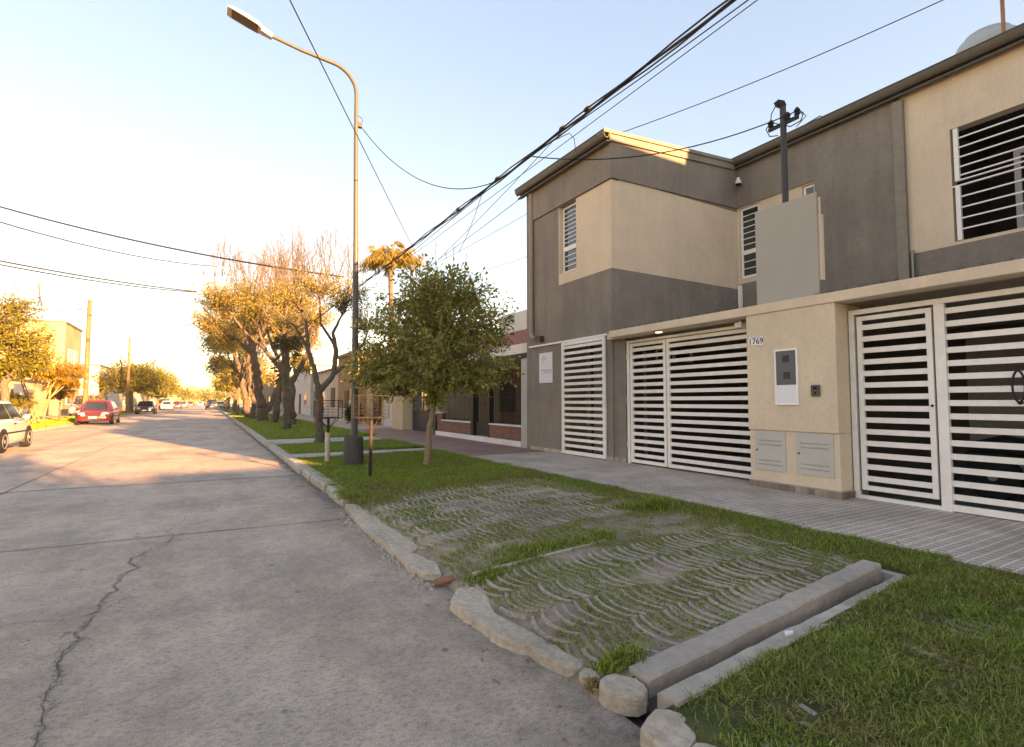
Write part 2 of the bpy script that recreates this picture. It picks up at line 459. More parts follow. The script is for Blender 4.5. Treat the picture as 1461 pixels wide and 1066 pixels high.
# gutter line of dirt along the kerb foot
M_dirt = mat("gutter_dirt", (0.20,0.16,0.125), 1.0, var=0.4, scale=14, bump=0.7, bscale=60)
def ragged_strip(name, pts, w, m, z, rng, seg=0.08, jit=0.5):
    """A thin ragged band along a polyline lying on the ground."""
    P = []
    for (x0,y0),(x1,y1) in zip(pts[:-1], pts[1:]):
        d = math.hypot(x1-x0, y1-y0); n = max(1, int(d/seg))
        for i in range(n): P.append((x0+(x1-x0)*i/n, y0+(y1-y0)*i/n))
    P.append(pts[-1]); mb = MB(); k = 0; o = wa = wb = 0.0
    for i, (x,yy) in enumerate(P):
        a = P[max(i-2,0)]; b = P[min(i+2,len(P)-1)]
        dx, dy = b[0]-a[0], b[1]-a[1]; L = math.hypot(dx,dy) or 1
        nx, ny = -dy/L, dx/L
        o = o*0.7 + rng.gauss(0, w*jit*0.5)
        wa = wa*0.45+0.55*w*rng.uniform(1-jit, 1+jit)/2; wb = wb*0.45+0.55*w*rng.uniform(1-jit, 1+jit)/2
        mb.v += [(x+nx*(o+wa), yy+ny*(o+wa), z), (x+nx*(o-wb), yy+ny*(o-wb), z)]
        if i: mb.f.append((k-2,k-1,k+1,k)); mb.m.append(0)
        k += 2
    return struct(mb.build(name, m))
rg = random.Random(11)
ragged_strip("gutter_dirt", [(1.57,7.6),(1.56,9.5),(1.56,16),(1.57,40)], 0.09, M_dirt, 0.0055, rg, 0.025, 0.6)
M_crack = mat("crack_dirt", (0.11,0.085,0.07), 1.0, var=0.3, scale=40)
M_crackedge = mat("crack_edge", (0.33,0.265,0.22), 1.0, var=0.4, scale=25)
crk = [(-0.05,13.0),(-0.2,10.64),(-0.22,7.31),(-0.31,6.72),(-0.44,6.1),(-0.47,5.51),(-0.55,4.94),(-0.61,4.53),(-0.63,4.37),(-0.65,3.94),(-0.65,3.62),(-0.64,3.42),(-0.6,3.11),(-0.58,2.9),(-0.55,2.3)]
def jag(pts, amp, lev, rng):
    for _ in range(lev):
        out_ = []
        for (x0,y0),(x1,y1) in zip(pts[:-1], pts[1:]):
            d = math.hypot(x1-x0,y1-y0); o = rng.gauss(0, amp*d); out_ += [(x0,y0), ((x0+x1)/2-(y1-y0)/d*o, (y0+y1)/2+(x1-x0)/d*o)]
        pts = out_+[pts[-1]]
    return pts
jcrk = jag(crk, 0.085, 4, rg)
ragged_strip("road_crack", jcrk, 0.0045, M_crack, 0.0075, rg, 0.03, 0.95)
ragged_strip("road_crack", jag([(-0.31,6.72),(-0.33,6.2),(-0.46,5.6)], 0.2, 4, rg), 0.003, M_crack, 0.0072, rg, 0.03, 0.9)
ragged_strip("road_crack", jag([(-0.63,4.37),(-0.57,4.0),(-0.62,3.6)], 0.25, 4, rg), 0.003, M_crack, 0.0071, rg, 0.03, 0.9)
ragged_strip("road_crack", jag([(-0.61,4.53),(-0.52,4.62),(-0.47,4.75)], 0.25, 4, rg), 0.004, M_crack, 0.0073, rg, 0.03, 0.9)
ragged_strip("road_crack", jag([(-0.6,4.47),(-0.78,4.44),(-0.96,4.5),(-1.09,4.51),(-2.2,4.6)],0.12,4,rg), 0.005, M_crack, 0.008, rg, 0.03, 0.8)
ragged_strip("road_crack", jcrk[64:], 0.022, M_crackedge, 0.0035, rg, 0.03, 0.95)
M_joint = mat("slab_joint", (0.12,0.09,0.072), 1.0, var=0.3, scale=30)
for yy, tw in ((6.62, 0.014), (10.9, 0.03), (15.4, 0.03), (20, 0.035), (25, 0.035), (30, 0.04), (36, 0.04), (42, 0.04)):
    ragged_strip("road_joint", [(-7.0, yy+0.25), (-2, yy+0.12), (-0.3, yy+0.03), (1.5, yy-0.12)], tw, M_joint, 0.005, rg, 0.12, 0.35)
ragged_strip("road_joint", [(-2.7,60),(-2.68,30),(-2.72,8),(-2.7,0)], 0.02, M_joint, 0.0045, rg, 0.2, 0.5)
# ------------------------------------------------------------------ driveway: scalloped grass pavers, broken edge slabs, drain
ps = random.Random(21)
M_rib = mat("paver_rib", (0.36,0.295,0.24), 0.95, var=0.3, scale=30, bump=0.6, bscale=90, stain=0.2)
pvb = MB()
def rib(mb, x0, y0, L, bulge, w, h, rng, t0=0.0, t1=1.0, bury=0.022):
    n = 8; k = len(mb.v)
    for i in range(n+1):
        t = t0+(t1-t0)*i/n
        x = x0 - bulge*(1-(2*t-1)**2) + rng.uniform(-.003,.003); yy = y0+L*t
        zz = float(verge_z(np.array(x), np.array(yy)))-max(0,1.9-x)*0.22+h+rng.uniform(-.003,.003)-bury*max(0.0, 0.4+0.9*float(wav(np.array(x*1.0), np.array(yy*1.0), 3.5, 51)+0.6*wav(np.array(x*1.0), np.array(yy*1.0), 9, 52)))
        ww = w*rng.uniform(.85,1.15)
        mb.v += [(x-ww*.62, yy, zz-h-0.02), (x-ww*.42, yy, zz), (x+ww*.42, yy, zz), (x+ww*.62, yy, zz-h-0.02)]
    for i in range(n):
        for j in range(3):
            a = k+i*4+j; mb.f.append((a,a+1,a+5,a+4)); mb.m.append(0)
    mb.f.append((k,k+1,k+2,k+3)); mb.m.append(0); a = k+n*4; mb.f.append((a+3,a+2,a+1,a)); mb.m.append(0)
row = 0
for y0 in [1.62,2.02,2.42,2.82,3.22, 4.60,5.00,5.40,5.80,6.20,6.60,7.0]:
    row += 1
    for i in range(46):
        x0 = 1.68 + i*0.082 + (0.03 if row % 2 else 0) + ps.uniform(-.008,.008)
        xmax = 4.62 if y0 < 4 else (4.75 if y0 > 5 else 4.4)
        if x0 > xmax or (y0 > 6.5 and x0 < 2.3): continue
        if y0 < 2.3 and x0 < 1.72 or y0+0.36 < yk(x0)+0.15: continue
        if ps.random() < (0.04 if y0 < 4 else 0.08): continue
        if (yk(x0)+0.15-y0)/0.39 > 0.8: continue
        t0, t1 = (0,1) if ps.random() < .7 else ((ps.uniform(0,.3),1) if ps.random() < .5 else (0,ps.uniform(.6,.9)))
        rib(pvb, x0, y0+ps.uniform(-.02,.02), 0.39, 0.055, 0.026, 0.018+ps.uniform(-.010,.006), ps, max(t0, (yk(x0)+0.15-y0)/0.39), t1, 0.014 if y0 < 4 else 0.016)
struct(pvb.build("grass_paver", M_rib))
pvn = MB()
for y0 in (0.3,0.7,1.1,1.5):
    for i in range(36):
        x0 = 1.95+i*0.09+ps.uniform(-.01,.01)
        if y0+0.4 > yk(x0)-0.22 and x0 < 4.7: continue
        if ps.random() < .35: continue
        rib(pvn, x0, y0+ps.uniform(-.02,.02), 0.36, 0.05, 0.036, 0.010, ps, ps.uniform(0,.3), ps.uniform(.6,1))
struct(pvn.build("grass_paver", M_rib))
# cross bar of concrete in the middle of the driveway
eb = MB(); eb.prism([(1.78,3.62),(2.2,3.69),(2.75,3.77),(3.3,3.85),(3.3,3.885),(2.75,3.805),(2.2,3.725),(1.78,3.66)], 'z', 0.06, 0.112); struct(eb.build("edging_strip", M_path))

# broken kerb slabs at the mouth of the driveway
M_slab = mat("driveway_slab", (0.46,0.365,0.28), 0.95, var=0.22, scale=18, bump=0.9, bscale=60, stain=0.22)
def chunk(name, outline, z0, h, label, rng, m=M_slab, cat="concrete slab", group=None, tilt=(0,0)):
    cx = sum(p[0] for p in outline)/len(outline); cy = sum(p[1] for p in outline)/len(outline)
    outline = [(cx+(x-cx)*1.07, cy+(yy-cy)*1.05) for x,yy in outline]
    P = []
    N = len(outline)
    for i,(x,yy) in enumerate(outline):
        x2,y2 = outline[(i+1)%N]; d = math.hypot(x2-x,y2-yy); n = max(1,int(d/0.045))
        for q in range(n):
            t = q/n; P.append((x+(x2-x)*t, yy+(y2-yy)*t))
    n = len(P)
    for _ in range(1): P = [((P[i-1][0]+2*P[i][0]+P[(i+1)%n][0])/4, (P[i-1][1]+2*P[i][1]+P[(i+1)%n][1])/4) for i in range(n)]
    jo = [0.0]*n
    for i in range(1,n): jo[i] = jo[i-1]*.6+rng.gauss(0,.0035)
    P = [(x+jo[i]+rng.gauss(0,.0025), yy+jo[(i*7)%n]+rng.gauss(0,.0025)) for i,(x,yy) in enumerate(P)]
    mb = MB()
    def ring(inset, z, j):
        out_ = []
        for i,(x,yy) in enumerate(P):
            d = math.hypot(x-cx,yy-cy) or 1; s = 1-min(inset/d, inset*7)
            out_.append((cx+(x-cx)*s, cy+(yy-cy)*s, z+tilt[0]*(x-cx)+tilt[1]*(yy-cy)+rng.gauss(0,j)))
        return out_
    mb.v = ring(-.004, z0, .002)+ring(0, z0+h*.45, .004)+ring(.000, z0+h*.84, .004)+ring(.006, z0+h*.97, .003)+ring(.016, z0+h, .002)+ring(.05, z0+h+.002, .0025)+ring(.09, z0+h+.002, .002)
    mb.v.append((cx,cy,z0+h+.004))
    NR = 7
    for r_ in range(NR-1):
        for i in range(n): mb.f.append((r_*n+i, r_*n+(i+1)%n, (r_+1)*n+(i+1)%n, (r_+1)*n+i)); mb.m.append(0)
    for i in range(n): mb.f.append(((NR-1)*n+i, (NR-1)*n+(i+1)%n, NR*n)); mb.m.append(0)
    o = mb.build(name, m); return tag(o, label, cat, group)
G_sl = "broken slabs at the driveway edge"
chunk("edge_slab", [(1.62,3.55),(1.47,3.32),(1.50,2.72),(1.58,2.56),(1.70,2.52),(1.67,2.75),(1.63,3.0),(1.70,3.25),(1.75,3.45)], 0.0, 0.055, "long pale slab curving along the near half of the driveway edge", ps, group=G_sl)
chunk("edge_slab", [(1.58,2.54),(1.60,2.31),(1.645,2.19),(1.73,2.20),(1.72,2.35),(1.70,2.50)], 0.0, 0.055, "short slab between the long curving slab and the small rounded chunk", ps, group=G_sl)
chunk("kerb_chunk", [(1.64,2.17),(1.66,2.07),(1.73,2.05),(1.78,2.12),(1.73,2.18)], 0.0, 0.055, "small rounded concrete chunk lying beside dry leaves", ps, cat="concrete chunk", group=G_sl)
chunk("kerb_chunk", [(1.63,1.99),(1.66,1.83),(1.76,1.80),(1.83,1.87),(1.80,1.98),(1.72,2.03)], 0.0, 0.085, "blocky concrete chunk at the near end of the drain's far wall", ps, cat="concrete chunk", group=G_sl)
chunk("kerb_chunk", [(1.58,1.66),(1.57,1.53),(1.63,1.46),(1.75,1.50),(1.79,1.62),(1.70,1.69)], 0.0, 0.08, "wedge shaped concrete chunk at the mouth of the drain", ps, cat="concrete chunk", group=G_sl, tilt=(0.10,0.12))
chunk("kerb_chunk", [(1.60,1.45),(1.58,1.28),(1.66,1.22),(1.74,1.30),(1.74,1.46)], 0.0, 0.085, "nearest concrete chunk, half covered by lawn grass", ps, cat="concrete chunk", group=G_sl)
chunk("edge_slab", [(1.60,7.10),(1.56,6.6),(1.52,6.1),(1.50,5.5),(1.50,5.0),(1.50,4.7),(1.62,4.62),(1.74,4.8),(1.76,5.4),(1.74,6.0),(1.76,6.6),(1.74,7.1)], 0.0, 0.055, "long crumbling slab edge beside the far half of the driveway", ps, group=G_sl)
chunk("edge_slab", [(1.50,4.60),(1.48,4.25),(1.52,3.98),(1.63,3.92),(1.70,4.2),(1.64,4.55)], 0.0, 0.055, "short crumbled slab just beyond the terracotta pipe", ps, group=G_sl)
# rubble along the broken edge
rb = MB()
for i in range(330):
    t = ps.random(); yy = 3.7+3.2*t; x = 1.49+ps.gauss(-0.02,.035)
    if not (1.3 < x < 1.56): continue
    s_ = ps.uniform(.006,.022) if ps.random()<.9 else ps.uniform(.02,.035)
    a = ps.random()*6.28; pts = [(x+s_*ps.uniform(.6,1)*math.cos(a+k*1.57), yy+s_*ps.uniform(.6,1)*math.sin(a+k*1.57)) for k in range(4)]
    k0 = len(rb.v); hz = s_*ps.uniform(.5,1)
    rb.v += [(p[0],p[1],0.0) for p in pts]+[(x+(p[0]-x)*.6,yy+(p[1]-yy)*.6,hz) for p in pts]
    rb.f += [(k0+4,k0+5,k0+6,k0+7)]+[(k0+j,k0+(j+1)%4,k0+4+(j+1)%4,k0+4+j) for j in range(4)]; rb.m += [0]*5
tag(rb.build("rubble", M_conc), "crumbled concrete rubble along the broken driveway edge", "rubble", kind="stuff")
# terracotta pipe end
tp = MB(); n = 14
tp.tube([(1.53,3.80,0.035),(1.58,3.79,0.04),(1.68,3.78,0.05)], 0.028, 14)
tag(tp.build("drain_pipe", mat("terracotta", (0.30,0.135,0.08), 0.8, var=0.2, scale=20), smooth=True), "terracotta pipe end poking out of the broken driveway edge", "drain pipe")
# concrete drain beside the driveway: far wall with sloping face, sunken channel, near wall
dr = thing("drain_channel", "concrete drain channel between the driveway and the near lawn", "drain", (1.7,1.9,0))
d1 = MB()
def wall_line(mb, xs, y_in, y_out, z_in, z_out, zb, rng):
    k = len(mb.v)
    for x in xs:
        e = rng.uniform(-.004,.004); e2 = rng.uniform(-.004,.004)
        mb.v += [(x, y_out(x)+e, zb), (x, y_out(x)+e, z_out(x)+e2-0.012), (x, y_out(x)+e+(0.012 if y_in(x)>y_out(x) else -0.012), z_out(x)+e2), (x, y_in(x)+e2, z_in(x)+e2), (x, y_in(x)+e2, zb)]
    for i in range(len(xs)-1):
        for j in range(4):
            a = k+i*5+j; mb.f.append((a,a+1,a+6,a+5)); mb.m.append(0)
    mb.f.append(tuple(k+j for j in range(5))); mb.f.append(tuple(k+(len(xs)-1)*5+j for j in reversed(range(5)))); mb.m += [0,0]
xs = [1.84+0.09*i for i in range(31)]
wall_line(d1, xs, lambda x: yk(x)+0.135, lambda x: yk(x), lambda x: 0.10+0.024*(x-1.8), lambda x: 0.10+0.024*(x-1.8), -0.1, ps)
d1.build("far_wall", mat("drain_concrete", (0.40,0.325,0.265), 0.95, var=0.15, scale=18, bump=0.5, bscale=70, stain=0.16), dr)
d2 = MB()
xs2 = [1.80+0.09*i for i in range(32)]
wall_line(d2, xs2, lambda x: yk(x)-0.21, lambda x: yk(x)-0.085, lambda x: 0.108, lambda x: 0.102, -0.1, ps)
d2.box(4.55, 4.70, yk(4.5)-0.12, yk(4.5)+0.11, -0.1, 0.099)
d2.build("near_wall", M_path, dr)
d3 = MB(); d3.prism([(1.78,yk(1.78)-0.12),(4.5,yk(4.5)-0.12),(4.5,yk(4.5)+0.02),(1.78,yk(1.78)+0.02)], 'z', -0.08, 0.014)
d3.build("channel_floor", mat("drain_mud", (0.07,0.055,0.045), 0.9, var=0.4, scale=12, bump=0.6), dr)
wl_ = MB(); wl_.prism([(2.82,1.80),(2.88,1.79),(2.91,1.81),(2.86,1.83)], 'z', 0.10, 0.119)
tag(wl_.build("paper_scrap", M_white), "white scrap of paper on the drain's near wall", "litter")
# dry leaves in the gutter
dl = MB()
for i in range(46):
    x = ps.gauss(1.66,.03); yy = ps.gauss(2.06,.025); a = ps.random()*6.28; s_ = ps.uniform(.012,.026); z = ps.uniform(.01,.05)
    dl.add([(x-s_*math.cos(a),yy-s_*math.sin(a),z),(x+.5*s_*math.sin(a),yy-.5*s_*math.cos(a),z+.012),(x+s_*math.cos(a),yy+s_*math.sin(a),z+.004),(x-.5*s_*math.sin(a),yy+.5*s_*math.cos(a),z+.01)], [(0,1,2,3)])
tag(dl.build("dry_leaves", mat("dry_leaf", (0.26,0.15,0.06), 0.9, island=0.4)), "brown dry leaves caught between broken concrete chunks", "leaves", kind="stuff")

# a few fallen leaves and crumbs along the kerb, on the lawn and the pavement
fl_ = random.Random(66); lv_ = MB()
for i in range(260):
    k = fl_.random()
    if k < .4: x, yy, z = 1.5+fl_.gauss(-.08,.1), fl_.uniform(1.2,14), 0.006
    elif k < .75: x, yy, z = fl_.uniform(1.9,5.1), fl_.uniform(.5,9), 0.15
    elif k < .9: x, yy, z = fl_.uniform(5.3,7.0), fl_.uniform(1.5,12), 0.153
    else: x, yy, z = fl_.uniform(-3,1.4), fl_.uniform(2,12), 0.006
    a = fl_.random()*6.28; s_ = fl_.uniform(.008,.022); t_ = fl_.uniform(.002,.012)
    lv_.add([(x-s_*math.cos(a),yy-s_*math.sin(a),z),(x+.45*s_*math.sin(a),yy-.45*s_*math.cos(a),z+t_),(x+s_*math.cos(a),yy+s_*math.sin(a),z+.002),(x-.45*s_*math.sin(a),yy+.45*s_*math.cos(a),z+t_*.6)], [(0,1,2),(0,2,3)])
tag(lv_.build("fallen_leaves", MATS["dry_leaf"]), "scattered dry leaves on the road, verge and pavement", "leaves", kind="stuff")
# ------------------------------------------------------------------ the house
house = thing("house", "two storey taupe and beige rendered house with projecting upper block and long canopy", "house", (9.5, 6.0, 0.14))
FX, MX, YC, YN = 7.5, 11.8, 8.54, 11.84      # block front, main front, block's near side, block's far side
wl1 = MB()
# block front, looking at the street
def f_front(u, v):
    if 8.74 < u < 10.37 and v < 2.86: return None
    if 9.80 < u < 10.50 and 4.60 < v < 6.30: return None
    if u < 10.52 and 4.33 < v < 6.30: return 1
    return 0
facade(wl1, 'x', FX, 0.22, [YC,8.74,9.80,10.37,10.50,10.52,YN], [0.14,2.86,4.33,4.60,6.30,7.26], f_front)
# block side, facing the camera
facade(wl1, 'y', YC, 0.20, [FX+0.22,MX], [2.87,4.33,6.36,7.3], lambda u,v: 1 if 4.33<v<6.36 else 0)
# inside carport: lower part of the block's side with a small window
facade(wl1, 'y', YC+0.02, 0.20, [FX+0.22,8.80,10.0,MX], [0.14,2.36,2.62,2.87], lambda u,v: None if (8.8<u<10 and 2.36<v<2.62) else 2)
# far side wall of the block and of the house
facade(wl1, 'y', YN, 0.2, [FX,24.0], [0.14,7.26], lambda u,v: 0)
# wedge of wall under the rising roof edge on the near side
wl1.prism([(FX+0.01,7.2),(MX,7.2),(MX,7.58),(FX+0.01,7.24)], 'y', YC+0.003, YC+0.2, 0)
# main front
def f_main(u, v):
    if 7.90 < u < 8.47 and 4.58 < v < 6.42: return None
    if 6.51 < u < 6.82 and 5.75 < v < 6.42: return None
    if 1.4 < u < 4.02 and 4.36 < v < 6.48: return None
    if u > 6.51: return 1 if 4.45 < v < 6.45 else 0
    if u > 4.78: return 0
    return 1 if v > 4.30 else 0
facade(wl1, 'x', MX, 0.22, [-0.5,1.4,4.02,4.78,6.51,6.82,7.90,8.47,YC], [2.87,4.30,4.36,4.45,4.58,5.75,6.42,6.45,6.48,7.55], f_main)
# ground floor back wall of the carport, dark
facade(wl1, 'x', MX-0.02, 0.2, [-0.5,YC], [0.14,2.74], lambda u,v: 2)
facade(wl1, 'y', -0.5, 0.2, [FX,24.0], [0.14,7.4], lambda u,v: 0)
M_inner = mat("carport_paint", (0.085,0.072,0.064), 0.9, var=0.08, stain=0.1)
wl1.build("wall", [M_dark, M_beige, M_inner], house)
# proud dark band round the head of the block and along the main front
bd = MB()
bd.box(FX-0.045, FX-0.002, YC-0.04, YN, 6.32, 7.25)
bd.prism([(FX-0.002,6.33),(MX-0.04,6.45),(MX-0.04,7.56),(FX-0.002,7.25)], 'y', YC-0.04, YC-0.002)
bd.box(MX-0.04, MX-0.002, 4.92, YC-0.002, 6.45, 7.50)
bd.box(MX-0.04, MX-0.002, 4.92, 6.51, 2.872, 6.45)
bd.build("band", M_dark, house)
# slender lintel shadows already come from the band; window reveals
def win(name, y0, y1, z0, z1, x, label=None, zt=None, bars=7, lowbars=2, style="bars"):
    fr = MB(); w = 0.055
    fr.box(x-0.03, x+0.03, y0, y0+w, z0, z1); fr.box(x-0.03, x+0.03, y1-w, y1, z0, z1)
    fr.box(x-0.028, x+0.028, y0+w, y1-w, z0, z0+w); fr.box(x-0.028, x+0.028, y0+w, y1-w, z1-w, z1)
    if zt: fr.box(x-0.034, x+0.034, y0+w, y1-w, zt-0.055, zt+0.055)
    o = fr.build("window", M_white, house, bevel=0.004)
    g = MB(); g.box(x-0.006, x+0.006, y0+w, y1-w, z0+w, (zt-0.055) if zt else z1-w)
    if zt: g.box(x-0.006, x+0.006, y0+w, y1-w, zt+0.055, z1-w)
    p = g.build("pane", M_pane, o)
    ROOT[o.name] = ROOT[house.name]
    b = MB()
    for k in range(bars):
        zz = (zt+0.055 if zt else z0+w) + ((z1-w)-(zt+0.055 if zt else z0+w))*(k+1)/(bars+1)
        b.box(x-0.020, x-0.010, y0+w, y1-w, zz-0.010, zz+0.010)
    if zt:
        for k in range(lowbars):
            zz = z0+w + (zt-0.055-z0-w)*(k+1)/(lowbars+1)
            b.box(x-0.020, x-0.010, y0+w, y1-w, zz-0.010, zz+0.010)
    if bars: b.build("bars", M_white, o)
    return o
M_pane = mat("window_pane", (0.02,0.025,0.03), 0.05, spec=1.0)
win("window", 9.81, 10.49, 4.61, 6.29, FX+0.14, zt=5.22, bars=8, lowbars=3)
win("window", 7.91, 8.46, 4.59, 6.41, MX+0.06, zt=5.25, bars=6, lowbars=2)
win("window", 6.52, 6.81, 5.76, 6.41, MX+0.08, bars=0)
for (x0,y0,y1,z0,z1) in ((FX+0.21,9.7,10.6,4.5,6.4),(MX+0.21,7.8,8.5,4.5,6.5),(MX+0.21,6.4,6.9,5.7,6.5)):
    rm = MB(); rm.box(x0+0.3, x0+0.32, y0, y1, z0, z1); rm.build("room", M_black, house)
rm = MB(); rm.box(MX+1.8, MX+1.82, 1.2, 4.2, 4.3, 6.6); rm.box(MX+0.221, MX+1.8, 4.025, 4.06, 4.3, 6.6); rm.box(MX+0.221, MX+1.8, 1.2, 4.02, 6.485, 6.52)
rm.build("room", M_black, house)
# upper terrace opening: white railing in front, glazed door leaves deep inside
tr = MB()
for (y0, y1) in ((3.90, 3.97),):
    tr.box(MX-0.02, MX+0.04, y0, y1, 5.48, 6.46); tr.box(MX-0.02, MX+0.04, y0, y1, 4.37, 5.39)
for z in (6.27, 6.09, 5.91, 5.73, 5.57): tr.box(MX-0.002, MX+0.016, 1.4, 3.90, z-0.012, z+0.012)
tr.box(MX-0.012, MX+0.028, 1.4, 3.97, 5.47, 5.49); tr.box(MX-0.012, MX+0.028, 1.4, 4.02, 5.37, 5.395)
for z in (5.17, 4.97, 4.77, 4.57): tr.box(MX-0.002, MX+0.016, 1.4, 3.90, z-0.012, z+0.012)
tr.box(MX-0.02, MX+0.04, 1.40, 1.47, 4.37, 6.46)
tr.build("railing", M_white, house)
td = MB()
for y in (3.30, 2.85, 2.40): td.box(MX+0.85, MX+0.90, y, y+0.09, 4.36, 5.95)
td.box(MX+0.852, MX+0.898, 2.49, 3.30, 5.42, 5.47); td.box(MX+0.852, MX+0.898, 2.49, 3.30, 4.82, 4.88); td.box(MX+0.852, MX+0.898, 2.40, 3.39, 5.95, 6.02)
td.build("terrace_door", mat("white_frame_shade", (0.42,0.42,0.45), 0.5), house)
# pilaster carrying the downpipe between taupe and beige
pl = MB(); pl.box(MX-0.10, MX-0.003, 4.72, 4.91, 2.87, 7.42); pl.build("pilaster", mat("pilaster_grey", (0.25,0.22,0.185), 0.85, var=0.1, bump=0.3, streak=0.1), house, bevel=0.012)
cp = MB(); cp.tube([(MX-0.07,4.66,2.87),(MX-0.07,4.66,4.35)], 0.03, 10); cp.build("vent_pipe", M_metal, house, smooth=True)
wp = MB(); wp.box(MX-0.10, MX-0.045, 8.40, 8.50, 2.87, 4.40); wp.build("white_pipe", M_white, house)
# gutters
def gutter(name, a, b, x, z, w=0.17, h=0.15):
    """half-round gutter with rolled lip and the drip board under it, along y"""
    g = MB(); prof = []
    for k in range(9):
        t = math.pi*k/8; prof.append((x-w/2-w/2*math.cos(t), z-h*math.sin(t)))
    prof = [(x-w,z+0.012)]+prof+[(x,z+0.012),(x-0.012,z+0.012)]
    inn = []
    for k in reversed(range(9)):
        t = math.pi*k/8; inn.append((x-w/2-(w/2-0.012)*math.cos(t), z-(h-0.012)*math.sin(t)))
    g.prism(prof[:1]+prof[1:10]+[(x,z+0.012)]+[(x-0.012,z+0.012)]+inn+[(x-w+0.012,z+0.012)], 'y', a, b)
    g.tube([(x-w,a,z+0.012),(x-w,b,z+0.012)], 0.014, 8)
    o = g.build(name, M_trim, house, smooth=False)
    f = MB(); f.box(x+0.001, x+0.06, a, b, z-0.20, z+0.03); f.box(x-w*0.45, x+0.0, a, b, z-0.225, z-0.20)
    f.build("fascia_board", M_trim, house)
gutter("gutter", -0.5, YC-0.05, MX-0.11, 7.68)
gutter("gutter", YC-0.10, YN+0.38, FX-0.11, 7.30)
vg = MB()   # raked verge cap along the block's near edge
vg.prism([(FX-0.28,7.26),(MX-0.1,7.60),(MX-0.1,7.68),(FX-0.28,7.335)], 'y', YC-0.12, YC+0.1)
vg.prism([(FX-0.10,7.12),(MX-0.1,7.44),(MX-0.1,7.60),(FX-0.10,7.272)], 'y', YC-0.085, YC-0.041)
vg.build("verge_board", M_dark, house)
rf = MB()
rf.prism([(FX-0.11,7.29),(MX-0.05,7.66),(24,7.70),(24,7.62),(MX-0.05,7.58),(FX-0.11,7.21)], 'y', YC+0.101, YN+0.3)
rf.prism([(MX-0.05,7.66),(24,7.70),(24,7.62),(MX-0.05,7.58)], 'y', -0.6, YC+0.098)
rf.build("roof", mat("roof_sheet", (0.22,0.21,0.20), 0.5, metal=0.5, var=0.15), house)
# downpipe of the block with an elbow
dp = MB(); dp.tube([(FX-0.06,11.72,7.14),(FX-0.06,11.72,3.25),(FX-0.06,11.66,3.13),(FX-0.06,11.52,3.10)], 0.062, 12)
for z in (6.4, 4.9, 3.5): dp.lathe([(0.068,-0.025),(0.068,0.025)], (FX-0.06,11.72,z), 12)
dp.build("downpipe", mat("downpipe_paint", (0.30,0.25,0.20), 0.6, var=0.1, streak=0.15), house, smooth=True)
wt = MB(); wt.box(FX-0.05, FX-0.002, 8.70, YN+0.02, 2.865, 2.905); wt.build("white_trim", M_white, house)
lw = MB(); lw.box(FX-0.12, FX-0.002, 11.20, 11.36, 2.98, 3.13); lw.build("wall_lamp", mat("lamp_brown", (0.05,0.04,0.038), 0.5), house, bevel=0.01)
# dark return pier beside the left gate
dpr = MB(); dpr.box(FX+0.03, FX+0.28, 8.17, YC-0.002, 0.14, 2.74); dpr.build("gate_pier", M_dark, house)
# small tile plinth
M_plinth = mat("plinth_tile", (0.40,0.33,0.27), 0.7, var=0.2, island=0.25)
M_plinth2 = mat("plinth_tile_brown", (0.24,0.175,0.145), 0.6, var=0.15, island=0.4)
ph = MB()
for i in range(13): ph.box(FX-0.022, FX-0.001, 10.40+i*0.11, 10.40+i*0.11+0.104, 0.15, 0.235)
for i in range(2): ph.box(FX-0.022, FX-0.001, 8.545+i*0.095, 8.545+i*0.095+0.09, 0.15, 0.235)
for i in range(3): ph.box(FX+0.008, FX+0.029, 8.18+i*0.118, 8.18+i*0.118+0.112, 0.15, 0.24)
ph.build("plinth", M_plinth, house)
# entry behind the side gate
en = MB(); en.box(FX+0.9, FX+0.95, 8.5, 10.6, 0.14, 2.9); en.build("entry_glass", mat("entry_glass", (0.34,0.36,0.35), 0.15, spec=0.6), house)
en = MB()
for y in (8.62, 9.35, 9.42, 10.3): en.box(FX+0.86, FX+0.898, y, y+0.05, 0.14, 2.86)
en.build("entry_frame", mat("entry_frame", (0.06,0.055,0.05), 0.5), house)
# small carport window
cw = MB()
for (x0,x1,z0,z1) in ((8.80,8.84,2.36,2.62),(9.96,10.0,2.36,2.62),(8.84,9.96,2.36,2.39),(8.84,9.96,2.59,2.62),(9.36,9.42,2.39,2.59),(9.2,9.23,2.39,2.59)): cw.box(x0,x1,YC-0.02,YC+0.04,z0,z1)
cw.build("carport_window", M_white, house)
rb2 = MB(); rb2.box(8.7,10.1,YC+0.225,YC+0.24,2.3,2.7); rb2.build("room", M_black, house)
gd = MB(); gd.box(MX-0.10, MX-0.03, -0.2, 3.90, 0.14, 2.62)
for k in range(4): gd.box(MX-0.112, MX-0.101, -0.2, 3.90, 0.5+k*0.55, 0.512+k*0.55)
gd.build("inner_door", mat("inner_door_grey", (0.30,0.31,0.34), 0.5, var=0.08), house)
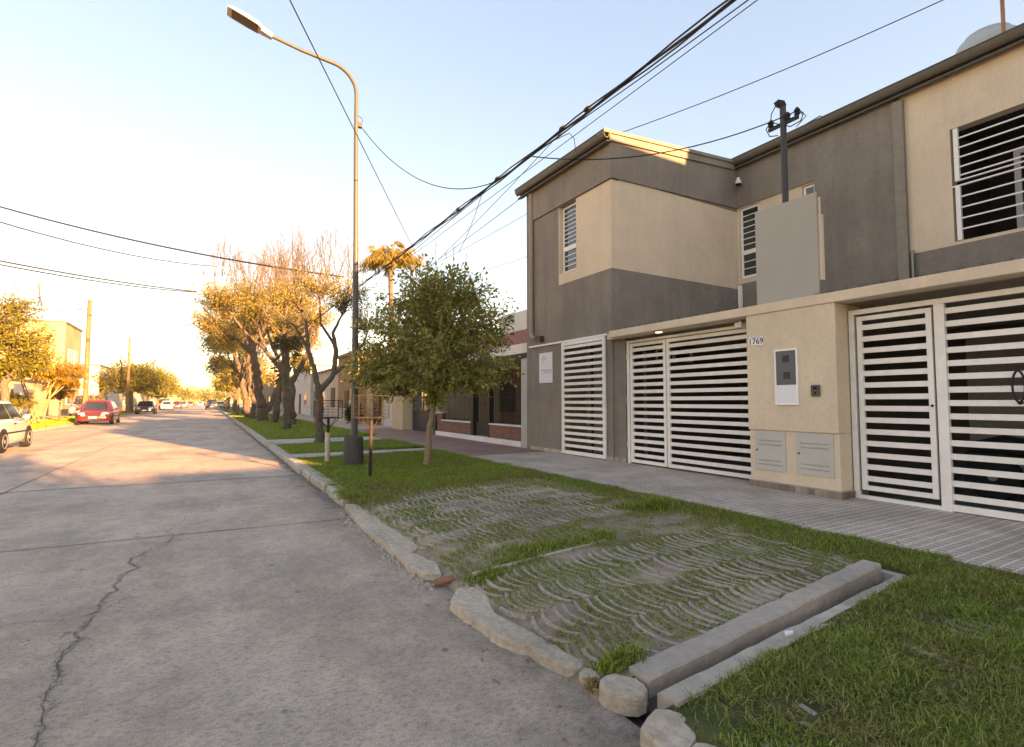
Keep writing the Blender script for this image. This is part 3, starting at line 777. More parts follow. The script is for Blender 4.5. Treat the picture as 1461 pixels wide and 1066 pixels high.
# canopy: front beam, slab, downlights
cy = MB()
cy.box(7.10, 7.34, -0.5, 8.20, 2.735, 2.872); cy.box(7.34, MX-0.005, -0.5, YC-0.006, 2.74, 2.862)
cn = cy.build("canopy", M_beige, house, bevel=0.008)
ROOT[cn.name] = ROOT[house.name]
lt = MB(); lt.lathe([(0.075,2.722),(0.08,2.7345)], (7.29,7.0,0), 20); lit = lt.build("downlight", None or mat("lamp_rim", (0.7,0.7,0.68), 0.4), cn)
ROOT[lit.name] = ROOT[house.name]
M_lamp = bpy.data.materials.new("lit_lamp"); M_lamp.use_nodes = True
M_lamp.node_tree.nodes["Principled BSDF"].inputs["Emission Color"].default_value = (1,0.9,0.75,1)
M_lamp.node_tree.nodes["Principled BSDF"].inputs["Emission Strength"].default_value = 0.7
ld = MB(); ld.lathe([(0.062,2.718),(0.062,2.7215)], (7.29,7.0,0), 20)
ld.build("lit_lens", M_lamp, cn)
lt = MB(); lt.lathe([(0.075,2.722),(0.08,2.7345)], (7.22,5.94,0), 20); lt.build("downlight", mat("lamp_off", (0.35,0.32,0.28), 0.4), cn)
sp = MB(); rs = random.Random(3)   # little anti-climb spikes standing along the back of the beam
for i in range(34):
    y = 8.0-i*0.2 + rs.uniform(-.03,.03)
    if 4.0 < y < 5.1: continue
    for k in range(5):
        a = R(-64+32*k+rs.uniform(-8,8)); L = rs.uniform(.05,.085)
        sp.tube([(7.18,y,2.87),(7.18+rs.uniform(-.02,.02),y+L*math.sin(a),2.87+L*math.cos(a))], [0.004,0.0015], 4)
sp.build("anti_climb_spikes", M_rust, cn)
# meter pier with recess line and tile base
mp_ = MB()
mp_.box(7.12, 7.78, 3.73, 5.04, 1.0, 2.734); mp_.box(7.145, 7.78, 3.732, 5.038, 0.14, 0.998)
mp = mp_.build("meter_pier", M_beige, house, bevel=0.006); ROOT[mp.name] = ROOT[house.name]
pt = MB(); pt.box(7.102, 7.1448, 3.706, 5.036, 0.145, 0.25); pt.box(7.1452, 7.77, 3.706, 3.7315, 0.145, 0.25)
pt.build("tile_base_mortar", mat("pale_mortar", (0.36,0.31,0.26), 0.9, var=0.15), mp)
pt = MB()
for i in range(15): pt.box(7.095, 7.1015, 3.703+i*0.0895, 3.703+i*0.0895+0.077, 0.158, 0.240)
for i in range(7): pt.box(7.100+i*0.092, 7.100+i*0.092+0.08, 3.698, 3.7055, 0.158, 0.240)
pt.build("tile_base", M_plinth2, mp)

# meter boxes on the pier
em = thing("electric_meter", "electricity meter box with smoked window and white lower cover on the beige pier", "meter box", (7.12,4.41,1.38))
b = MB()
for (y0,y1,z0,z1) in ((4.24,4.262,1.37,2.17),(4.558,4.58,1.37,2.17),(4.262,4.558,1.37,1.395),(4.262,4.558,2.145,2.17)): b.box(7.092,7.1195,y0,y1,z0,z1)
b.build("frame", M_white, em)
b = MB(); b.box(7.100,7.1195,4.262,4.558,1.66,2.145); b.build("window", mat("smoked_cover", (0.10,0.105,0.125), 0.45, spec=0.3), em)
b = MB(); b.box(7.0975,7.0995,4.36,4.46,1.98,2.08); b.box(7.0975,7.0995,4.35,4.45,1.74,1.84); b.build("meter_dial", mat("meter_dial", (0.022,0.022,0.026), 0.4), em)
b = MB(); b.box(7.096,7.1195,4.262,4.558,1.395,1.655); b.build("cover", mat("cover_white", (0.72,0.72,0.78), 0.4), em)
M_meter = mat("meter_door_paint", (0.46,0.445,0.42), 0.5, var=0.06, scale=5)
for (y0,y1,lab) in ((4.47,4.95,"grey louvred gas meter door nearest the left gate, low on the beige pier"),(3.81,4.31,"grey louvred gas meter door nearest the right gate, low on the beige pier")):
    g = thing("gas_meter_door", lab, "meter door", (7.145,(y0+y1)/2,0.4), "gas meter doors on the pier")
    b = MB(); b.box(7.132,7.1445,y0,y1,0.41,0.985); b.build("door_panel", M_meter, g, bevel=0.003)
    b = MB()
    for z in (0.86,0.80,0.57,0.51): b.prism([(7.131,z),(7.118,z-0.006),(7.131,z-0.022)], 'y', y0+0.06, y1-0.06)
    b.build("louvre", M_meter, g)
    b = MB(); b.lathe([(0.013,7.124),(0.013,7.1315)], (0,y1-0.035,0.70), 12, axis='x'); b.build("lock", M_black, g)
ic = thing("intercom", "small dark intercom panel on the beige pier beside the right gate", "intercom", (7.12,4.0,1.56))
b = MB(); b.box(7.085,7.1195,3.945,4.06,1.49,1.645); b.build("case", mat("intercom_case", (0.07,0.068,0.062), 0.4), ic, bevel=0.008)
b = MB(); b.box(7.082,7.0845,3.97,4.03,1.585,1.62); b.box(7.082,7.0845,3.985,4.015,1.52,1.55); b.build("button", M_black, ic)
hn = thing("house_number", "white tile plaque with blue house number on the pier's upper corner", "number plaque", (7.12,4.87,2.33))
b = MB(); b.prism([(4.995,2.275),(4.76,2.26),(4.75,2.33),(4.765,2.395),(4.88,2.41),(4.985,2.40),(5.005,2.34)], 'x', 7.108, 7.1195); b.build("plaque", mat("plaque_white", (0.74,0.73,0.72), 0.3), hn)
def text(name, body, size, loc, rot, m, parent, ext=0.001, align='CENTER', sx=1.0):
    c = bpy.data.curves.new(name, 'FONT'); c.body = body; c.size = size; c.extrude = ext; c.align_x = align; c.align_y = 'CENTER'
    c.materials.append(m)
    tmp = bpy.data.objects.new(name, c); COL.objects.link(tmp); dgx = bpy.context.evaluated_depsgraph_get()
    me = bpy.data.meshes.new_from_object(tmp.evaluated_get(dgx)); bpy.data.objects.remove(tmp)
    o = bpy.data.objects.new(name, me); COL.objects.link(o); me.materials.clear(); me.materials.append(m)
    off = ROOT.get(parent.name, (0,0,0)); o.location = [a-b_ for a,b_ in zip(loc, off)]; o.rotation_euler = rot; o.scale = (sx,1,1); o.parent = parent
    ROOT[o.name] = off
    return o
ROT_W = (R(90), 0, R(-90))       # upright text read from the street side
M_blue = mat("number_blue", (0.05,0.07,0.16), 0.4)
text("number", "1769", 0.125, (7.105,4.875,2.325), ROT_W, M_blue, hn, ext=0.003)
b = MB(); b.tube([(7.106,4.96,2.382),(7.106,4.93,2.392),(7.106,4.90,2.384),(7.106,4.875,2.398),(7.106,4.84,2.386),(7.106,4.80,2.388)], 0.0035, 5); b.build("ornament", M_blue, hn)
# blank panel and service mast over the pier
pn = MB(); pn.box(7.30, 7.33, 4.02, 4.97, 2.863, 4.37)
o = pn.build("panel", mat("panel_grey", (0.35,0.325,0.30), 0.6, var=0.03, scale=3), None, bevel=0.003)
tag(o, "blank grey panel standing on the canopy edge above the meter pier", "panel")
pj = MB(); pj.box(7.335, 7.40, 3.985, 4.03, 3.12, 4.05); pj.box(7.34, 7.37, 4.0, 4.02, 4.05, 4.30)
tag(pj.build("jamb", M_beige, None), "narrow beige strip along the right edge of the blank grey panel", "strip")
ms = thing("service_mast", "dark service mast with insulators and drooping cables above the grey panel", "mast", (7.55,4.62,2.86))
b = MB(); b.tube([(7.55,4.62,2.86),(7.55,4.62,5.98)], 0.045, 12); b.build("pole", mat("mast_paint", (0.045,0.045,0.05), 0.5), ms, smooth=True)
b = MB(); b.tube([(7.55,4.62,5.98),(7.54,4.63,6.03),(7.52,4.66,6.05),(7.50,4.70,6.02)], 0.055, 10); b.build("weather_cap", M_wire, ms, smooth=True)
b = MB(); b.box(7.53,7.57,4.38,4.86,5.68,5.73); b.build("cross_arm", M_iron, ms)
for y in (4.40, 4.55, 4.82):
    b = MB(); b.lathe([(0.02,5.73),(0.045,5.75),(0.03,5.78),(0.05,5.80),(0.03,5.84),(0.012,5.86)], (7.55,y,0), 10); b.build("insulator", M_iron, ms, smooth=True)
b = MB()
b.tube([(7.50,4.70,6.02),(7.50,4.78,5.92),(7.5,4.79,5.8),(7.52,4.68,5.72)], 0.008, 5)
b.tube([(7.55,4.40,5.83),(7.54,4.30,5.72),(7.54,4.34,5.62),(7.53,4.5,5.60),(7.52,4.58,5.66)], 0.009, 5)
b.tube([(7.55,4.82,5.83),(7.54,4.90,5.74),(7.54,4.84,5.60),(7.53,4.70,5.55)], 0.008, 5)
b.tube([(7.55,4.40,5.80),(7.54,4.26,5.66),(7.55,4.42,5.56)], 0.007, 5)
b.build("cable_loop", M_wire, ms)
# flood lamp in the inner corner
fl = thing("flood_lamp", "small white flood lamp in the inner corner below the roof edge", "lamp", (11.6,8.45,7.05))
b = MB(); b.tube([(11.70,8.50,7.12),(11.66,8.40,7.16),(11.60,8.34,7.12)], 0.02, 8); b.build("bracket", M_white, fl, smooth=True)
b = MB(); b.tube([(11.60,8.34,7.16),(11.58,8.32,7.06),(11.57,8.31,6.98)], [0.035,0.06,0.085], 12); b.build("head", M_white, fl, smooth=True)
b = MB(); b.tube([(11.57,8.31,6.98),(11.568,8.308,6.972)], [0.075,0.075], 12); b.build("lens", M_black, fl)
# small white camera box by the pier top
sc_ = MB(); sc_.box(7.36,7.50,5.30,5.42,2.62,2.70); sc_.tube([(7.43,5.36,2.70),(7.43,5.36,2.735)], 0.02, 8)
tag(sc_.build("security_camera", M_white), "little white box under the canopy at the top of the left gate", "camera")
# notice on the block wall
sg = thing("notice_board", "white notice with green leaf emblem on the taupe wall by the side gate", "sign", (FX,11.1,2.3))
b = MB(); b.box(FX-0.02, FX-0.002, 10.80, 11.40, 1.90, 2.68); b.build("board", mat("notice_white", (0.66,0.65,0.72), 0.4), sg)
M_gr = mat("emblem_green", (0.42,0.52,0.33), 0.5); M_ye = mat("emblem_yellow", (0.62,0.62,0.36), 0.5)
b = MB(); 
def petal(mb, cy_, cz, ang, L, w, m):
    pts = []
    for t in (0, .25, .5, .75, 1): pts.append((L*t, w*math.sin(math.pi*t)))
    out_ = pts + [(p[0], -p[1]) for p in reversed(pts[1:-1])]
    mb.prism([(cy_+p[0]*math.cos(ang)-p[1]*math.sin(ang), cz+p[0]*math.sin(ang)+p[1]*math.cos(ang)) for p in out_], 'x', FX-0.0225, FX-0.0205, m)
petal(b, 11.18, 2.50, R(95), 0.12, 0.03, 0); petal(b, 11.16, 2.50, R(150), 0.10, 0.03, 0); petal(b, 11.19, 2.48, R(-80), 0.10, 0.03, 1); petal(b, 11.21, 2.50, R(20), 0.09, 0.025, 0); petal(b, 11.2, 2.48, R(-25), 0.09, 0.025, 1)
b.build("emblem", [M_gr, M_ye], sg)
b = MB(); rt = random.Random(9); M_ink = mat("notice_ink", (0.30,0.29,0.48), 0.6)
def script_line(mb, y0, y1, z, h):
    y = y0
    while y > y1:
        w = rt.uniform(.012,.03)
        mb.tube([(FX-0.0215,y,z),(FX-0.0215,y-w*.4,z+h*rt.uniform(.5,1)),(FX-0.0215,y-w,z-h*rt.uniform(0,.3))], 0.0035, 4); y -= w+rt.uniform(.002,.012)
script_line(b, 11.32, 10.84, 2.215, .03); script_line(b, 11.24, 10.86, 2.155, .025)
b.build("lettering", M_ink, sg)

# ------------------------------------------------------------------ slatted gates
def slat_panel(mb, x, y0, y1, z0, z1, n, h=0.067, t=0.022):
    for k in range(n):
        z = z0 + (z1-z0)*(k+0.5)/n
        mb.box(x-t/2, x+t/2, y0, y1, z-h/2, z+h/2)
def frame_rect(mb, x, y0, y1, z0, z1, w=0.06, t=0.045):
    mb.box(x-t/2,x+t/2,y0,y0+w,z0,z1); mb.box(x-t/2,x+t/2,y1-w,y1,z0,z1)
    mb.box(x-t/2+.001,x+t/2-.001,y0+w,y1-w,z0,z0+w); mb.box(x-t/2+.001,x+t/2-.001,y0+w,y1-w,z1-w,z1)
M_gate = mat("gate_white", (0.80,0.755,0.73), 0.45, var=0.06, scale=9, stain=0.06, streak=0.06)
g1 = thing("side_gate", "narrow white slatted gate between the notice and the dark pier", "gate", (FX,9.55,0.15))
b = MB(); frame_rect(b, FX-0.03, 8.745, 10.36, 0.17, 2.86, 0.085); b.build("frame", M_gate, g1, bevel=0.004)
b = MB(); slat_panel(b, FX-0.03, 8.83, 10.275, 0.30, 2.80, 17); b.build("slats", M_gate, g1)
b = MB(); b.box(FX-0.065,FX-0.053,8.76,8.82,1.30,1.52); b.build("lock_plate", M_gate, g1)
for z in (0.5,1.5,2.5):
    b = MB(); b.tube([(FX-0.05,8.735,z-0.05),(FX-0.05,8.735,z+0.05)], 0.012, 8); b.build("hinge", M_gate, g1)
g2 = thing("driveway_gate", "wide white slatted double gate left of the beige meter pier", "gate", (7.55,6.6,0.15))
b = MB(); b.box(7.52,7.58,8.06,8.13,0.15,2.68); b.box(7.521,7.579,5.02,8.06,2.63,2.68); b.build("frame", M_gate, g2, bevel=0.004)
for (y0,y1) in ((7.07,8.04),(5.03,7.05)):
    lf = MB(); frame_rect(lf, 7.55, y0, y1, 0.18, 2.615, 0.065); o = lf.build("leaf", M_gate, g2, bevel=0.004); ROOT[o.name] = ROOT[g2.name]
    b = MB(); slat_panel(b, 7.55, y0+0.065, y1-0.065, 0.265, 2.55, 16); b.build("slats", M_gate, o)
for z in (0.55,1.45,2.35):
    b = MB(); b.tube([(7.50,8.10,z-0.05),(7.50,8.10,z+0.05)], 0.014, 8); b.build("hinge", M_gate, g2)
g3 = thing("sliding_gate", "white slatted gate with walk-through door right of the beige meter pier", "gate", (7.45,2.5,0.15))
b = MB(); b.box(7.42,7.48,3.65,3.715,0.15,2.64); b.box(7.421,7.479,0.2,3.65,2.575,2.64); b.box(7.418,7.482,2.66,2.765,0.15,2.574); b.box(7.421,7.479,0.2,2.66,0.16,0.235); b.box(7.421,7.479,2.765,3.65,0.152,0.20)
b.build("frame", M_gate, g3, bevel=0.004)
dl_ = MB(); frame_rect(dl_, 7.45, 2.79, 3.62, 0.27, 2.545, 0.06); o = dl_.build("door_leaf", M_gate, g3, bevel=0.004); ROOT[o.name] = ROOT[g3.name]
b = MB(); slat_panel(b, 7.45, 2.85, 3.56, 0.345, 2.47, 14); b.build("slats", M_gate, o)
b = MB(); b.lathe([(0.016,7.418),(0.016,7.424)], (0,2.815,1.37), 10, axis='x'); b.build("lock", M_black, o)
b = MB(); slat_panel(b, 7.45, 0.2, 2.66, 0.245, 2.56, 15); b.build("slats", M_gate, g3)
for z in (0.6,1.1,1.75,2.3):
    b = MB(); b.tube([(7.41,3.665,z-0.04),(7.41,3.665,z+0.04)], 0.012, 8); b.build("hinge", M_gate, g3)
lp_ = MB(); pts = [(7.37,2.03+0.05*math.cos(t)+0.0,1.58+0.165*math.sin(t)) for t in np.linspace(0,2*math.pi,22)]
lp_.tube(pts, 0.011, 8); lp_.tube([(7.37,2.035,1.41),(7.39,2.03,1.40),(7.42,2.02,1.41)], 0.016, 8)
tag(lp_.build("lock_cable", M_wire, smooth=True), "black cable loop hanging on the slats at the right edge of the picture", "cable lock")
# motorcycle parked in the dark behind the right gate
mo = thing("motorcycle", "dark motorcycle parked inside the carport behind the right gate", "motorcycle", (8.9,2.3,0.14))
for (y, x) in ((2.72,8.85),(1.45,8.85)):
    b = MB(); n = 20
    for (r0,r1,w) in ((0.30,0.245,0.05),):
        b.lathe([(r1,-w),(r0-0.02,-w),(r0,-w*.4),(r0,w*.4),(r0-0.02,w),(r1,w)], (x,y,0.44), 24, axis='x')
    o = b.build("wheel", mat("tyre_black", (0.014,0.014,0.015), 0.8), mo, smooth=True); ROOT[o.name] = ROOT[mo.name]
    b = MB(); b.lathe([(0.05,-0.06),(0.05,0.06)], (x,y,0.44), 12, axis='x'); b.build("hub", M_metal, o)
b = MB(); b.tube([(8.85,2.95,0.80),(8.85,2.6,0.86),(8.85,2.2,0.80),(8.85,1.9,0.84)], [0.08,0.13,0.12,0.09], 12); b.build("seat", M_wire, mo, smooth=True)
b = MB(); b.tube([(8.85,1.9,0.82),(8.85,1.7,0.92),(8.85,1.55,0.9)], [0.10,0.16,0.10], 12); b.build("fuel_tank", M_wire, mo, smooth=True)
b = MB(); b.tube([(8.78,1.45,0.44),(8.80,1.62,1.05)], 0.025, 8); b.tube([(8.92,1.45,0.44),(8.90,1.62,1.05)], 0.025, 8); b.build("fork", M_metal, mo)
b = MB(); b.tube([(8.50,1.72,1.08),(8.7,1.62,1.10),(9.0,1.62,1.10),(9.2,1.72,1.08)], 0.016, 8); b.build("handlebar", M_wire, mo)
b = MB(); b.box(8.74,8.96,1.9,2.4,0.38,0.72); b.build("engine", mat("engine_metal", (0.06,0.06,0.06), 0.4, metal=0.6), mo, bevel=0.04)
b = MB(); b.box(8.80,8.90,2.45,3.0,0.70,0.76); b.build("mudguard", M_wire, mo, bevel=0.02)
# water tanks and antenna on the roof
for (x,y,z,lab) in ((13.4,3.88,7.66,"pale grey water tank with domed lid beside the antenna pole on the roof"),(14.2,3.05,7.66,"grey water tank cut by the right edge of the picture")):
    t = thing("water_tank", lab, "water tank", (x,y,z), "roof water tanks")
    b = MB(); b.lathe([(0.50,z),(0.56,z+0.05),(0.57,z+0.45),(0.54,z+0.5),(0.57,z+0.55),(0.56,z+0.85),(0.48,z+1.02),(0.36,z+1.08)], (x,y,0), 28); b.build("tank", mat("tank_grey", (0.36,0.40,0.42), 0.5, var=0.05), t, smooth=True)
    b = MB(); b.lathe([(0.37,z+1.07),(0.36,z+1.16),(0.22,z+1.22),(0.10,z+1.235)], (x,y,0), 28); b.build("lid", mat("tank_grey", (0.36,0.40,0.42), 0.5), t, smooth=True)
ap = MB(); ap.tube([(12.6,3.42,7.66),(12.55,3.40,10.6)], 0.032, 10)
tag(ap.build("antenna_pole", mat("rust_pole", (0.34,0.16,0.09), 0.7, var=0.2), smooth=True), "thin rusty antenna pole rising in front of the roof water tank", "pole")
# pipe stubs poking over the gutter above the dark wall
for i,(y,z,lab) in enumerate(((6.9,7.9,"thin bent pipe poking over the gutter above the taupe wall"),)):
    b = MB(); b.tube([(12.0,y,7.66),(12.0,y,z),(12.0,y-0.1,z+0.06),(12.0,y-0.45,z+0.1),(12.0,y-0.5,z)], 0.014, 6); tag(b.build("roof_pipe", M_rust), lab, "pipe")
# unseen houses behind the camera, added and sized to block the sun
def shade_house(name, label, x0, x1, y0, y1, h, wallm, roof_over=0.2, front_h=None, wins=(), fx=None):
    t = thing(name, label, "house", ((x0+x1)/2,(y0+y1)/2,0.1))
    w = MB(); w.box(x0,x1,y0,y1,0.1,h); w.build("wall", wallm, t)
    r_ = MB(); r_.box(x0-roof_over,x1+roof_over,y0-0.05,y1+0.05,h,h+0.16); r_.build("roof", M_trim, t)
    fx = x0 if fx is None else fx
    s = -1 if fx == x0 else 1
    for (ya,yb,za,zb) in wins:
        f = MB(); f.box(min(fx,fx+s*0.05),max(fx,fx+s*0.05),ya-0.06,yb+0.06,za-0.06,zb+0.06); o = f.build("window", M_white, t); ROOT[o.name] = ROOT[t.name]
        p = MB(); p.box(min(fx+s*0.051,fx+s*0.06),max(fx+s*0.051,fx+s*0.06),ya,yb,za,zb); p.build("pane", M_pane, o)
    return t
nb = shade_house("house", "tall beige house next door on the near side, behind the camera's right", 10.8, 22, -9.0, -1.9, 9.13, M_beige, 0.0, wins=((-6,-4.5,1,2.2),(-6,-4.5,4,5.2)))
b = MB(); b.box(13.4, 18.5, -2.5, -1.95, 9.3, 10.6); b.build("shade_tower", M_dark, nb)  # added unseen slab, cuts off the sun strip on the block's side
b = MB(); b.box(7.5, 10.79, -5.25, -1.9, 0.1, 7.3); b.box(7.5, 10.79, -9.0, -5.26, 0.1, 3.3); b.build("shade_wing", M_dark, nb)  # added unseen wing, sized to shade the small tree and lamp foot
shade_house("house", "low unseen house added behind the camera to shade the road", 7.5, 20, -13, -9.4, 3.45, M_beige, 0.1, wins=((-12,-11,1,2.2),))
shade_house("house", "two storey house at the end of the row behind the camera", 7.5, 20, -52, -31.2, 8.6, M_dark, 0.1, wins=((-40,-38,1,2.2),(-40,-38,4,5.2)))

tp_ = shade_house("house", "unseen flat roofed taupe house added behind the camera to shade the road", 7.5, 20, -22.5, -13.2, 5.05, M_dark, 0.1, wins=((-20,-18,1,2.2),))
shade_house("house", "unseen beige two storey house added behind the camera to shade the road", 7.5, 20, -31.0, -22.7, 6.5, M_beige, 0.1, wins=((-28,-26,1,2.2),(-28,-26,4,5.2)))
b = MB(); b.box(7.6, 19, -22.45, -17.6, 5.22, 5.75); b.build("shade_block", M_dark, tp_)  # added unseen block, sets the near edge of the sunlit road
# ------------------------------------------------------------------ street lamp, poles, baskets
lamp = thing("street_lamp", "tall grey street lamp with curved arm and flat head over the road", "street lamp", (2.62,11.02,0.12))
M_lampost = mat("lamp_post_paint", (0.075,0.07,0.07), 0.45, var=0.12, scale=20)
b = MB()
arm = [(2.56,11.02,8.0)]
for k in range(1,8):
    t = R(78)*k/7; r0 = 0.55
    arm.append((2.56-r0*(1-math.cos(t)), 11.02, 8.0+r0*math.sin(t)))
x0,z0 = arm[-1][0], arm[-1][2]
arm += [(1.44,11.02,8.60),(0.85,11.02,8.70)]
b.tube([(2.63,11.02,0.6),(2.62,11.02,2.6),(2.60,11.02,4.6)], [0.072,0.066,0.055], 16)
b.tube([(2.60,11.02,4.55),(2.57,11.02,6.7)]+arm, [0.050,0.045]+[0.040]*(len(arm)-2)+[0.035,0.032], 14)
b.build("pole", M_lampost, lamp, smooth=True)
b = MB(); b.lathe([(0.20,0.08),(0.205,0.15),(0.195,0.66),(0.185,0.69),(0.08,0.70)], (2.62,11.02,0), 24)
b.build("base", mat("lamp_base_concrete", (0.075,0.07,0.068), 0.8, var=0.2, scale=14, bump=0.4, streak=0.2), lamp, smooth=True)
hd = MB()
def head_pt(s, w, z): # along the arm direction (towards -x, rising)
    d = Vector((-0.955,0,0.297)); n = Vector((0.297,0,0.955))
    p = Vector((0.85,11.02,8.70)) + d*s + n*z; return (p.x, p.y+w, p.z)
for (s0,s1,wa,wb,z0,z1) in ((-0.05,0.16,0.05,0.075,-0.045,0.045),):
    hd.add([head_pt(s0,-wa,z0),head_pt(s1,-wb,z0),head_pt(s1,wb,z0),head_pt(s0,wa,z0),head_pt(s0,-wa,z1),head_pt(s1,-wb,z1),head_pt(s1,wb,z1),head_pt(s0,wa,z1)],
           [(0,3,2,1),(4,5,6,7),(0,1,5,4),(1,2,6,5),(2,3,7,6),(3,0,4,7)])
st = [(0.16,0.09,0.05),(0.22,0.14,0.06),(0.42,0.155,0.065),(0.72,0.15,0.045),(0.78,0.13,0.02)]
k = len(hd.v)
for s_,w,z in st: hd.v += [head_pt(s_,-w,-0.02),head_pt(s_,-w*.85,z),head_pt(s_,w*.85,z),head_pt(s_,w,-0.02)]
for i in range(len(st)-1):
    for j in range(4): hd.f.append((k+i*4+j,k+i*4+(j+1)%4,k+(i+1)*4+(j+1)%4,k+(i+1)*4+j)); hd.m.append(0)
hd.f += [(k,k+1,k+2,k+3),tuple(k+(len(st)-1)*4+j for j in (3,2,1,0))]; hd.m += [0,0]
for i in range(6): # cooling fins on top
    s_ = 0.24+i*0.035; hd.add([head_pt(s_,-0.1,0.055),head_pt(s_+.012,-0.1,0.055),head_pt(s_+.012,0.1,0.055),head_pt(s_,0.1,0.055),head_pt(s_,-0.09,0.085),head_pt(s_+.012,-0.09,0.085),head_pt(s_+.012,0.09,0.085),head_pt(s_,0.09,0.085)],[(4,5,6,7),(0,1,5,4),(1,2,6,5),(2,3,7,6),(3,0,4,7)])
ho = hd.build("lamp_head", mat("lamp_head_grey", (0.42,0.40,0.38), 0.5, var=0.08), lamp); ROOT[ho.name] = ROOT[lamp.name]
b = MB(); b.add([head_pt(0.22,-0.125,-0.024),head_pt(0.70,-0.125,-0.024),head_pt(0.70,0.125,-0.024),head_pt(0.22,0.125,-0.024)], [(0,1,2,3)])
b.build("lens", mat("lamp_lens", (0.045,0.04,0.036), 0.25), ho)
b = MB(); b.box(2.56,2.68,10.98,11.06,7.30,7.40); b.tube([(2.60,11.02,7.55),(2.68,11.02,7.52),(2.70,11.02,7.45),(2.66,11.02,7.36)],0.007,6); b.build("cable_clamp", M_iron, lamp)

def trash_basket(x, y, zg, h, label, stump=None):
    t = thing("litter_basket", label, "litter basket", (x,y,zg), "litter baskets on posts")
    top, bot = zg+h, zg+h-0.38
    b = MB(); b.tube([(x,y,zg-0.05),(x+0.01,y,bot)], 0.030, 8); b.build("post", M_rust, t, smooth=True)
    a = 0.26; bs = MB()
    for z, r in ((top,.009),(bot,.009)):
        bs.tube([(x-a,y-a*.8,z),(x+a,y-a*.8,z),(x+a,y+a*.8,z),(x-a,y+a*.8,z),(x-a,y-a*.8,z)], r, 6)
    for (sx,sy) in ((-1,-1),(1,-1),(1,1),(-1,1)): bs.tube([(x+sx*a,y+sy*a*.8,bot),(x+sx*a,y+sy*a*.8,top)], 0.010, 6)
    for k in range(1,6):
        z = bot+(top-bot)*k/6; bs.tube([(x-a,y-a*.8,z),(x+a,y-a*.8,z),(x+a,y+a*.8,z),(x-a,y+a*.8,z),(x-a,y-a*.8,z)], 0.0022, 4)
    for k in range(1,5):
        u = -a+2*a*k/5
        for s_ in (-1,1): bs.tube([(x+u,y+s_*a*.8,bot),(x+u,y+s_*a*.8,top)],0.002,4); bs.tube([(x+s_*a,y+u*.8,bot),(x+s_*a,y+u*.8,top)],0.002,4)
        bs.tube([(x+u,y-a*.8,bot),(x+u,y+a*.8,bot)],0.003,4)
    bs.tube([(x-a,y-a*.8,bot),(x-a,y-a*.8,bot+0.02),(x+a,y+a*.8,bot+.02)],0.006,4)
    bs.build("basket", M_iron, t)
    br = MB()
    for (sx,sy) in ((-1,-1),(1,-1),(1,1),(-1,1)): br.tube([(x+0.01,y,bot-0.24),(x+sx*a*.8,y+sy*a*.6,bot)],0.008,5)
    br.build("brace", M_rust, t)
    if stump:
        s_ = MB(); s_.tube([(x,y,zg-0.03),(x,y,zg+stump)], 0.055, 12); s_.build("stump", mat("whitewash_wood", (0.48,0.43,0.34), 0.9, var=0.25, scale=14, bump=0.5), t, smooth=True)
    return t
trash_basket(2.45, 9.09, 0.12, 1.40, "black wire litter basket on a thin rusty post nearest the camera")
trash_basket(2.27, 11.9, 0.12, 1.32, "rusty wire litter basket on a whitewashed stump behind the street lamp", stump=0.62)

M_wood = mat("old_pole_wood", (0.19,0.125,0.075), 0.9, var=0.25, scale=10, bump=0.4, streak=0.3)
def utility_pole(x, y, h, r, label, arms=(), m=M_wood):
    t = thing("utility_pole", label, "utility pole", (x,y,0.1), "utility poles along the street")
    b = MB(); b.tube([(x,y,0.05),(x,y,h)], [r,r*.72], 12); b.build("pole", m, t, smooth=True)
    for z in arms:
        b = MB(); b.box(x-0.5,x+0.5,y-0.05,y+0.05,z-0.05,z+0.05); b.build("cross_arm", M_wood, t)
        for dx in (-0.42,0.42):
            b = MB(); b.lathe([(0.03,z+.05),(0.06,z+.09),(0.04,z+.14),(0.05,z+.18),(0.02,z+.21)],(x+dx,y,0),8); b.build("insulator", M_white, t)
    return t
utility_pole(-7.33, 45.6, 8.45, 0.17, "weathered wooden utility pole behind the red car")
b_ = utility_pole(-7.45, 68.0, 8.2, 0.15, "thin utility pole beside the spreading street tree on the left")
utility_pole(4.7, 47.0, 8.6, 0.14, "utility pole half hidden in the golden trees on the right", arms=(8.1,))
utility_pole(2.5, 58.0, 7.5, 0.13, "slim pole at the kerb beyond the thick old tree trunks")

# ------------------------------------------------------------------ overhead cables
def cable(pts, r, label, cat="cable", group=None, mat_=None, name="overhead_cable"):
    b = MB(); b.tube(pts, r, 6); return tag(b.build(name, mat_ or M_wire, smooth=True), label, cat, group)
GC = "overhead cables"
CROSS_A, CROSS_B = (-1.06,3.15,6.253), (5.45,15.5,6.24)
def along(x, z, y0=-18, y1=47, drop=0.0, n=60):
    return [(x, y0+(y1-y0)*i/n, z-0.09*math.sin(i/n*math.pi*2.0)-drop*math.sin(math.pi*i/n)) for i in range(n+1)]
bun = thing("cable_bundle", "thick twisted bundle of black cables running above the pavement", "cable bundle", (4.5,10,5.5))
rnd = random.Random(8)
for k, (dx, dz, r) in enumerate(((0,0,0.014),(0.022,0.012,0.011),(-0.02,0.016,0.011),(0.012,-0.026,0.010))):
    pts = []
    for i in range(140):
        y = -18+65*i/139; ph = y*3.1+k*1.7
        pts.append((4.5+dx+0.013*math.cos(ph), y, 5.56-0.06*math.sin((y+18)/65*math.pi)+dz+0.013*math.sin(ph)))
    b = MB(); b.tube(pts, r, 6); b.build("cable", M_wire, bun)
for y in (5.6,8.25,10.0,6.2):
    b = MB(); b.lathe([(0.032,y-0.05),(0.036,y),(0.032,y+0.05)], (4.5,0,5.54), 8, axis='y'); b.build("joint_clamp", M_wire, bun)
